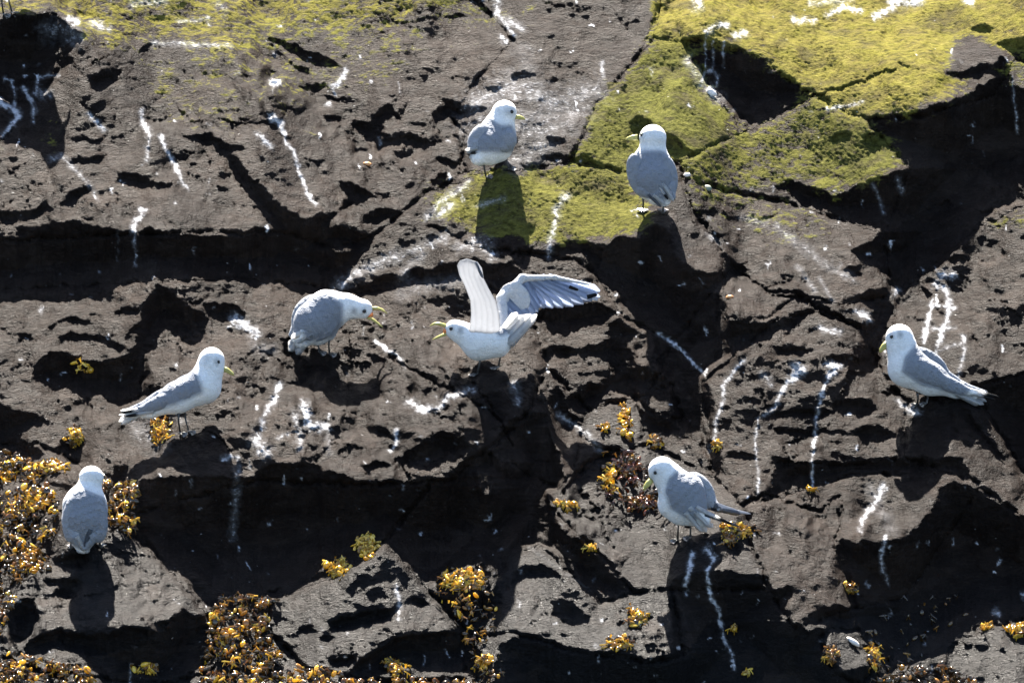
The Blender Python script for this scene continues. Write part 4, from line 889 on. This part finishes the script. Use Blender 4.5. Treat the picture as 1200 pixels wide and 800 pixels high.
def make_bird(label, b):
    feet = b['feet']; fu = np.mean([f[1][0] for f in feet]); fv = np.mean([f[1][1] for f in feet])
    D0 = b['D0']
    dep = lambda v, d: D0 - .176*(fv - v) + d
    W3 = lambda X: P(X[:, 0], X[:, 1], dep(X[:, 1], X[:, 2]))
    root = empty("gull", P(fu, fv, D0), label, "gull", "gulls standing on the rocks")
    sg = b.get('side', 1)
    # body with neck and head: one surface
    X, F = nets(b['body'], b.get('k', 7.), .9)
    tint = np.tile(WHITE, (len(X), 1))
    if 'mantle' in b:
        m = soft_in(b['mantle'], X[:, 0], X[:, 1])[:, None]*(X[:, 2] < b.get('mdepth', 99))[:, None]; tint = tint*(1 - m) + GREY*m; m_ = m
    for (eu, ev, er, es) in b.get('smudge', []):
        m = np.clip(1.3 - np.hypot((X[:, 0] - eu), (X[:, 1] - ev)*.8)/er, 0, 1)[:, None]*es; tint = tint*(1 - m) + np.array([.12, .13, .15])*m
    if 'mantle' in b and b.get('wings') and 'p' in b['wings'][0]:
        rp = scallop(X, *part_axis(b['wings'][0]['p'])); X[:, 2] -= .35*rp*m_[:, 0]; tint = tint*(1 + .03*(rp*m_[:, 0])[:, None])
    mesh_obj("body", W3(X), F, FEATHER, root, tint)
    for part in b.get('wings', []):
        if 'sheet' in part:
            X, F, T = sheet(*part['sheet'], **part.get('opt', {}))
            wob = mesh_obj("wing", W3(X), F, QUILL, root, (GREY*(1 - part['pale']) + WHITE*part['pale'])*T[:, None])
            for (bs, tp, w0, w1, col) in part.get('feathers', []):
                Y, FF, T = blade(bs, tp, w0, w1)
                c = np.tile({'w': WHITE, 'g': GREY*1.25, 'l': GREY*3.4, 'k': WHITE, 'K': BLACK}[col], (len(Y), 1))
                if col == 'k': c[T > .55] = BLACK
                fo = mesh_obj("flight_feather", W3(Y), FF, QUILL, root, c); fo.parent = wob
            continue
        X, F = nets(part['p'], part.get('k', 5.), .8)
        rowp = scallop(X, *part_axis(part['p']))
        X[:, 2] -= .6*rowp*(.6 + .5*np.sin(X[:, 0]*.13 + X[:, 1]*.21))
        tint = np.tile(GREY, (len(X), 1))*(1 + .05*rowp[:, None])
        if 'white' in part:
            m = soft_in(part['white'], X[:, 0], X[:, 1])[:, None]; tint = tint*(1 - m) + WHITE*m  # sunlit wing tips and back patch put into the colour as white
        if part.get('pale'): tint = tint*(1 - part['pale']) + WHITE*part['pale']
        wob = mesh_obj("wing", W3(X), F, FEATHER, root, tint)
        for (bs, tp, w0, w1, col) in part.get('feathers', []):
            Y, FF, T = blade(bs, tp, w0, w1)
            c = np.tile({'w': WHITE, 'g': GREY*1.25, 'l': GREY*3.4, 'k': WHITE, 'K': BLACK}[col], (len(Y), 1))
            if col == 'k': c[T > .55] = BLACK
            fo = mesh_obj("flight_feather", W3(Y), FF, QUILL, root, c); fo.parent = wob
            fo.matrix_parent_inverse.identity()
    if 'tail' in b:
        tl = None
        for i, (bs, tp, w0, w1) in enumerate(b['tail']):
            Y, FF, T = blade(bs, tp, w0, w1, 1.0)
            mesh_obj("tail_feather", W3(Y), FF, QUILL, root, WHITE)
    # bill
    for nm, pts, rad in b['bill']:
        Y, FF = tube(pts, [q*.84 for q in rad], 8); mb = mesh_obj(nm, W3(Y), FF, BILLM, root)
    if 'gape' in b:
        Y, FF = tube(*b['gape']); mesh_obj("open_mouth", W3(Y), FF, GAPE, root)
    # eyes, set on the head's surface
    hc = np.array(b['head'][0], float); hr = b['head'][1]; e = b['eye']
    eyes = []
    dz = -math.sqrt(max(hr*hr - (e[0] - hc[0])**2 - (e[1] - hc[1])**2, 4)); p1 = np.array([e[0], e[1], hc[2] + (dz + .3)*b.get('eyed', 1)]); eyes.append(p1)
    ax = np.array(b['bill'][0][1][0], float) - hc; ax /= np.linalg.norm(ax); upv = np.array([0, -1., 0]); up2 = upv - ax*(upv@ax); up2 /= np.linalg.norm(up2); sd = np.cross(ax, up2)
    r1 = p1 - hc; p2 = hc + r1 - 2*(r1@sd)*sd; eyes.append(p2)
    for p in eyes:
        Y, FF = nets([('E', tuple(p), (2.5, 2.3, 1.6), 0)], 1, .45); mesh_obj("eye", W3(Y), FF, EYEM, root)
    # legs and webbed feet
    for top, ft in feet:
        fd = surf(ft[0], ft[1]) - D0 - 1.0
        a = np.array(top, float); c = np.array([ft[0], ft[1], fd]); m = a*.55 + c*.45 + np.array([-.8*sg, 0, 0])
        Y, FF = tube([a, m, c], [2.0, 1.0, 1.2], 7); leg = mesh_obj("leg", W3(Y), FF, LEGM, root)
        dirs = b.get('toes', [(9*sg, 0), (8*sg, 3.5), (4*sg, 5.5)])
        V = [np.array([ft[0] - 1.5*sg, ft[1] - .5, fd - .4])]; tips = []
        for (du, dv) in dirs:
            u, v = ft[0] + du, ft[1] + dv; q = np.array([u, v, surf(u, v) - D0 - 1.2]); q[2] = np.clip(q[2], fd - 9, fd + 9); tips.append(q)
        base = np.array([ft[0], ft[1], fd - .8])
        pts = [V[0]] + tips; top_ = [p - np.array([0, .5, .5]) for p in pts]; n = len(pts)
        VV = np.array(pts + top_); FF = [tuple(range(n))[::-1], tuple(range(n, 2*n))] + [(i, (i + 1) % n, n + (i + 1) % n, n + i) for i in range(n)]
        fo = mesh_obj("foot", W3(VV), FF, FOOTM, root, smooth=False); fo.parent = leg
        for q in tips:
            Y, F2 = tube([base, (base + q)/2 + np.array([0, -.6, -.6]), q], [.9, .8, .5], 6)
            t_ = mesh_obj("toe", W3(Y), F2, LEGM, root); t_.parent = leg
    return root
for lb, b in BIRDS: make_bird(lb, b)
# ---------------------------------------------------------------- seaweed: bladders and forked fronds heaped on the rock
def ico():
    t = (1 + 5**.5)/2
    V = np.array([(-1, t, 0), (1, t, 0), (-1, -t, 0), (1, -t, 0), (0, -1, t), (0, 1, t), (0, -1, -t), (0, 1, -t), (t, 0, -1), (t, 0, 1), (-t, 0, -1), (-t, 0, 1)], float)
    F = [(0, 11, 5), (0, 5, 1), (0, 1, 7), (0, 7, 10), (0, 10, 11), (1, 5, 9), (5, 11, 4), (11, 10, 2), (10, 7, 6), (7, 1, 8), (3, 9, 4), (3, 4, 2), (3, 2, 6), (3, 6, 8), (3, 8, 9), (4, 9, 5), (2, 4, 11), (6, 2, 10), (8, 6, 7), (9, 8, 1)]
    V /= np.linalg.norm(V[0]); V = list(V); mid = {}; G2 = []
    def m(a, b):
        k = (min(a, b), max(a, b))
        if k not in mid: q = V[a] + V[b]; V.append(q/np.linalg.norm(q)); mid[k] = len(V) - 1
        return mid[k]
    for a, b, c in F:
        x, y, z = m(a, b), m(b, c), m(c, a); G2 += [(a, x, z), (x, b, y), (z, y, c), (x, y, z)]
    return np.array(V), np.array(G2)
IV, IF = ico()
YEL = [(.72, .46, .035), (.60, .36, .028), (.40, .22, .02), (.80, .57, .09)]; ORG = [(.28, .13, .022), (.18, .075, .015), (.36, .19, .035)]
BRN = [(.045, .026, .01), (.07, .04, .014), (.10, .06, .02), (.03, .018, .008)]; RED = [(.12, .035, .015), (.07, .02, .01), (.16, .06, .02)]
def weed(name, label, x, y, rx, ry, n, pal, seed, kind=None, size=(2.0, 5.2), thick=7, cat="seaweed", poly=None, group=None, strands=.6, skip_lit=False):
    r = np.random.default_rng(seed); VV = []; FF = []; TT = []; off = 0
    tot = sum(w_ for _, w_ in pal)
    k = 0
    nodes = [(r.uniform(-1, 1)*.6*rx + x, r.uniform(-1, 1)*.6*ry + y) for _ in range(max(2, n//14))]
    while k < n:
        if poly is not None:
            u, v = r.uniform(x - rx, x + rx), r.uniform(y - ry, y + ry)
            if not inpoly(poly, np.array([[u]]), np.array([[v]]))[0, 0]: continue
            if FIELDW[int(np.clip((v - YS[0])/G, 0, H-1)), int(np.clip((u - XS[0])/G, 0, W-1))] < .05: continue
            fw_ = FIELDW[int(np.clip((v - YS[0])/G, 0, H-1)), int(np.clip((u - XS[0])/G, 0, W-1))]; hgt = r.uniform(0, thick) + max(0, fw_)*7
        else:
            c = nodes[r.integers(len(nodes))]; u = c[0] + r.normal()*rx*.36; v = c[1] + r.normal()*ry*.36
            q = ((u - x)/rx)**2 + ((v - y)/ry)**2
            if q > 1.1: continue
            hgt = thick*(1.1 - q)*r.uniform(.1, 1)
        k += 1
        d = float(surf(u, v)) - hgt - .5
        w_ = r.uniform(0, tot) if poly is None else (tot*min(.999, r.uniform(0, 1)**(.75 if fw_ > .8 else 1.7))); a = 0
        for cols_, ww in pal:
            a += ww
            if w_ <= a: break
        col = np.array(cols_[r.integers(len(cols_))])*r.uniform(.7, 1.2)
        if r.random() < strands:
            # flat forked frond
            an = r.uniform(0, 2*math.pi); L = r.uniform(6, 12); wd = r.uniform(1.6, 3.2); e1 = np.array([math.cos(an), math.sin(an)*.8, r.uniform(-.4, .2)])
            pr = np.array([-e1[1], e1[0], r.uniform(-.5, .5)]); pr /= np.linalg.norm(pr); b0 = np.array([u, v, d])
            cur = np.array([0, .25*L, -.1*L])
            pts = [b0, b0 + e1*L*.5 - np.array([0, .12*L, 0]), b0 + e1*L*.8 + pr*L*.28 + cur*.5, b0 + e1*L*.8 - pr*L*.28 + cur*.5]
            th = np.array([0, 0, .6])
            ring = []
            for p_, ww2 in zip(pts, (.6, 1, .8, .8)):
                for sx in (-1, 1): ring += [p_ + pr*wd*.5*ww2*sx - th, p_ + pr*wd*.5*ww2*sx + th]
            ring = np.array(ring)
            def seg(i, j): return [(4*i, 4*i+2, 4*j+2, 4*j), (4*i+1, 4*j+1, 4*j+3, 4*i+3), (4*i, 4*j, 4*j+1, 4*i+1), (4*i+2, 4*i+3, 4*j+3, 4*j+2), (4*j, 4*j+2, 4*j+3, 4*j+1)]
            fs = []
            for f in seg(0, 1) + seg(1, 2) + seg(1, 3): fs += [(f[0], f[1], f[2]), (f[0], f[2], f[3])]
            VV.append(P(ring[:, 0], ring[:, 1], ring[:, 2])); FF.append(np.array(fs) + off); off += len(ring); TT.append(np.tile(col, (len(ring), 1)))
        else:
            s = r.uniform(*size)*.8; sc = np.array([s*r.uniform(.8, 1.5), s*r.uniform(.7, 1.1), s*r.uniform(.7, 1.1)])
            q = IV*sc
            if r.random() < .75:   # flat lobed leaf, tilted at random
                q = IV*np.array([s*r.uniform(1.0, 1.7), s*r.uniform(.6, 1.0), s*.28]); q[:, 2] += .12*q[:, 0]**2/s
                ti = r.uniform(-1.2, 1.2); q = np.stack([q[:, 0], q[:, 1]*math.cos(ti) - q[:, 2]*math.sin(ti), q[:, 1]*math.sin(ti) + q[:, 2]*math.cos(ti)], 1)
            an = r.uniform(0, math.pi); q = np.stack([q[:, 0]*math.cos(an) - q[:, 1]*math.sin(an), q[:, 0]*math.sin(an) + q[:, 1]*math.cos(an), q[:, 2]], 1)
            VV.append(P(q[:, 0] + u, q[:, 1] + v, q[:, 2] + d)); FF.append(IF + off); off += len(q); TT.append(np.tile(col, (len(q), 1)))
    V = np.concatenate(VV); o = mesh_obj(name, V, np.concatenate(FF), WEED, tint=np.concatenate(TT))
    return tag(o, label, cat, group, kind) if kind is None else tag(o, kind=kind)
FIELDW = field(16, 12, 1.1, 77)
Y1 = [(YEL, 3), (ORG, 1), (BRN, 1)]; O1 = [(YEL, 1), (ORG, 2), (BRN, 2)]; R1 = [(RED, 3), (ORG, 2), (BRN, 1)]; B1 = [(BRN, 4), (ORG, 1), (YEL, .4)]
CL = [
 ("tuft of yellow seaweed hanging just under the tail of the left profile gull", 184, 505, 15, 17, 130, Y1),
 ("small round yellow seaweed tuft left of the left profile gull's tail", 84, 510, 13, 11, 70, Y1),
 ("golden seaweed clump just above left of the back turned lower gull", 58, 548, 20, 10, 110, Y1),
 ("golden seaweed clump at the left edge level with the lower gull's head", 10, 548, 15, 18, 110, Y1),
 ("bright yellow seaweed clump left of the lower gull's shoulder", 46, 583, 19, 14, 130, Y1),
 ("yellow seaweed on the left edge below the bright clump", 20, 600, 12, 10, 60, Y1),
 ("yellow seaweed tuft behind the lower gull's right shoulder", 151, 582, 11, 22, 100, O1),
 ("golden seaweed clump left of the lower gull's tail", 38, 655, 22, 18, 130, O1),
 ("bright yellow seaweed cluster along the left rim of the triangular boulder", 430, 641, 16, 15, 130, [(YEL, 5), (ORG, .5)]),
 ("small yellow seaweed cluster lower down the boulder's left rim", 396, 664, 15, 10, 80, [(YEL, 5), (ORG, .7)]),
 ("golden seaweed cushion in the dark gap right of the triangular boulder", 545, 678, 30, 15, 220, Y1),
 ("yellow seaweed tuft at the foot of the triangular boulder's shaded side", 462, 781, 14, 9, 80, Y1),
 ("small yellow seaweed tuft at the bottom right of the triangular boulder", 568, 776, 10, 9, 50, Y1),
 ("dark red seaweed patch to the left of the bowed gull's head", 738, 545, 16, 13, 120, R1),
 ("yellow bladder seaweed string left of the bowed gull's bill", 714, 560, 11, 18, 60, [(YEL, 5)]),
 ("dark red seaweed patch under the bowed gull's bill", 755, 590, 19, 9, 100, R1),
 ("tiny yellow seaweed string on the shaded edge left of the bowed gull", 662, 588, 13, 6, 30, [(YEL, 4)]),
 ("small yellow seaweed tuft among tilted stones", 707, 502, 6, 5, 18, [(YEL, 3), (ORG, 1)]),
 ("yellow seaweed stalk between the tilted stones and shade", 733, 497, 7, 24, 45, [(YEL, 3), (ORG, 1)]),
 ("small brown and yellow seaweed heap above the bowed gull", 765, 518, 8, 9, 34, O1),
 ("yellow seaweed tuft at the foot of the leftmost white streak", 839, 522, 5, 4, 14, [(YEL, 3)]),
 ("golden seaweed behind the bowed gull's wingtips", 862, 622, 22, 10, 110, Y1),
 ("brown yellow seaweed just below the bowed gull's wingtips", 852, 633, 10, 7, 50, O1),
 ("lone yellow seaweed tuft in the shade left of the low ledge", 694, 643, 7, 4, 16, [(YEL, 3)]),
 ("forked yellow seaweed tuft standing on the glistening shelf", 747, 720, 12, 16, 70, Y1),
 ("yellow seaweed at the lower rim of the glistening shelf", 728, 752, 18, 9, 60, Y1),
 ("tiny yellow seaweed tuft at the foot of the thin white streak", 952, 572, 5, 4, 14, [(YEL, 3)]),
 ("dim yellow seaweed tuft in the black hollow below the short streak", 1000, 688, 12, 5, 35, Y1),
 ("yellow seaweed hanging beside the small stone with the white pebble", 1024, 768, 8, 20, 80, Y1),
 ("yellow seaweed crest on the bottom right rock at the picture's edge", 1188, 738, 16, 8, 80, Y1),
 ("small pair of yellow seaweed tufts on top of the bottom right rock", 1158, 735, 9, 4, 22, [(YEL, 3)]),
 ("brown seaweed tuft beside the white pebble", 975, 765, 9, 9, 50, O1),
 ("golden seaweed tuft in the shade under the pyramid boulder", 168, 779, 15, 9, 60, Y1),
 ("single yellow seaweed sprig on the shaded wall under the bowed gull", 858, 736, 4, 3, 8, [(YEL, 3)]),
 ("single yellow seaweed sprig at the bottom edge beside the long white streak", 872, 787, 5, 3, 8, [(YEL, 3)]),
 ("two yellow weed specks in the dark hollow of the brown ledge", 95, 432, 14, 8, 14, [(YEL, 3)]),
]
for i, (lb, x, y, rx, ry, n, pal) in enumerate(CL):
    weed("seaweed_clump", lb, x, y, rx, ry, n, pal, 100 + i)
MATS = [
 ([(-60, 520), (20, 530), (50, 545), (70, 600), (60, 640), (20, 700), (0, 740), (-60, 760)], 1100, [(BRN, 4), (ORG, 1.6), (YEL, 1.2)]),
 ([(95, 560), (150, 560), (160, 610), (150, 625), (118, 600)], 170, [(BRN, 3), (ORG, 2), (YEL, 1)]),
 ([(-60, 760), (10, 765), (60, 775), (105, 785), (120, 850), (-60, 850)], 900, [(BRN, 3), (ORG, 2), (YEL, 1.4)]),
 ([(245, 720), (262, 700), (300, 695), (325, 705), (312, 735), (330, 770), (400, 790), (480, 795), (560, 800), (560, 850), (220, 850), (235, 790)], 1700, [(BRN, 2.5), (ORG, 2.5), (YEL, 1.2)]),
 ([(505, 690), (575, 690), (590, 705), (565, 760), (600, 800), (560, 800), (545, 745)], 110, [(BRN, 3), (ORG, 2), (YEL, 1)]),
 ([(700, 530), (760, 525), (775, 570), (790, 600), (745, 605), (700, 580)], 90, [(BRN, 3), (RED, 3), (ORG, 1)]),
 ([(1000, 740), (1060, 700), (1120, 690), (1140, 730), (1080, 770), (1030, 790)], 40, [(BRN, 5), (ORG, 1)]),
 ([(1020, 800), (1060, 780), (1110, 775), (1150, 800), (1200, 810), (1200, 850), (1000, 850)], 700, [(BRN, 4), (ORG, 1.2)]),
]
for i, (pl, n, pal) in enumerate(MATS):
    xs = [p[0] for p in pl]; ys = [p[1] for p in pl]
    weed("seaweed_mat", None, (min(xs) + max(xs))/2, (min(ys) + max(ys))/2, (max(xs) - min(xs))/2, (max(ys) - min(ys))/2, n, pal, 300 + i, kind="stuff", poly=pl, strands=.6, thick=5)
# pebbles
def pebble(label, x, y, rx, ry, ang, col, seed, mat=None):
    r = np.random.default_rng(seed); q = IV*np.array([rx, ry, ry*.8])*(1 + .12*r.standard_normal((len(IV), 1)))
    t = math.radians(ang); q = np.stack([q[:, 0]*math.cos(t) - q[:, 1]*math.sin(t), q[:, 0]*math.sin(t) + q[:, 1]*math.cos(t), q[:, 2]], 1)
    d = float(surf(x, y)) - ry*.35
    tag(mesh_obj("pebble", P(q[:, 0] + x, q[:, 1] + y, q[:, 2] + d), IF, mat), label, "pebble")
WP = plain("pale_stone", (.62, .58, .55), .5, .15); GP = plain("dull_green_stone", (.16, .18, .13), .7, .2); OP = plain("orange_shell", (.55, .25, .10), .5, .2)
pebble("long white pebble resting on the small stone at bottom centre right", 999, 751, 10, 3.4, 28, None, 1, WP)
pebble("small white pebble on the yellow lichen above the long crack", 322, 97, 4.5, 4, 0, None, 2, WP)
pebble("white pebble in the mossy hollow at the end of the thin drips", 834, 109, 6, 4.5, 30, None, 3, WP)
pebble("rounded grey green pebble on moss just right of the upper right gull", 829, 221, 5, 4, 0, None, 4, GP)
pebble("pale pebble beside the upper right gull's shoulder", 805, 205, 4, 3, 0, None, 5, WP)
pebble("small orange shell fragment in a crack of the upper slope", 430, 192, 5, 2.6, 5, None, 6, OP)
pebble("small orange stone chip right of the black hollow", 855, 348, 5, 2.6, -5, None, 7, OP)
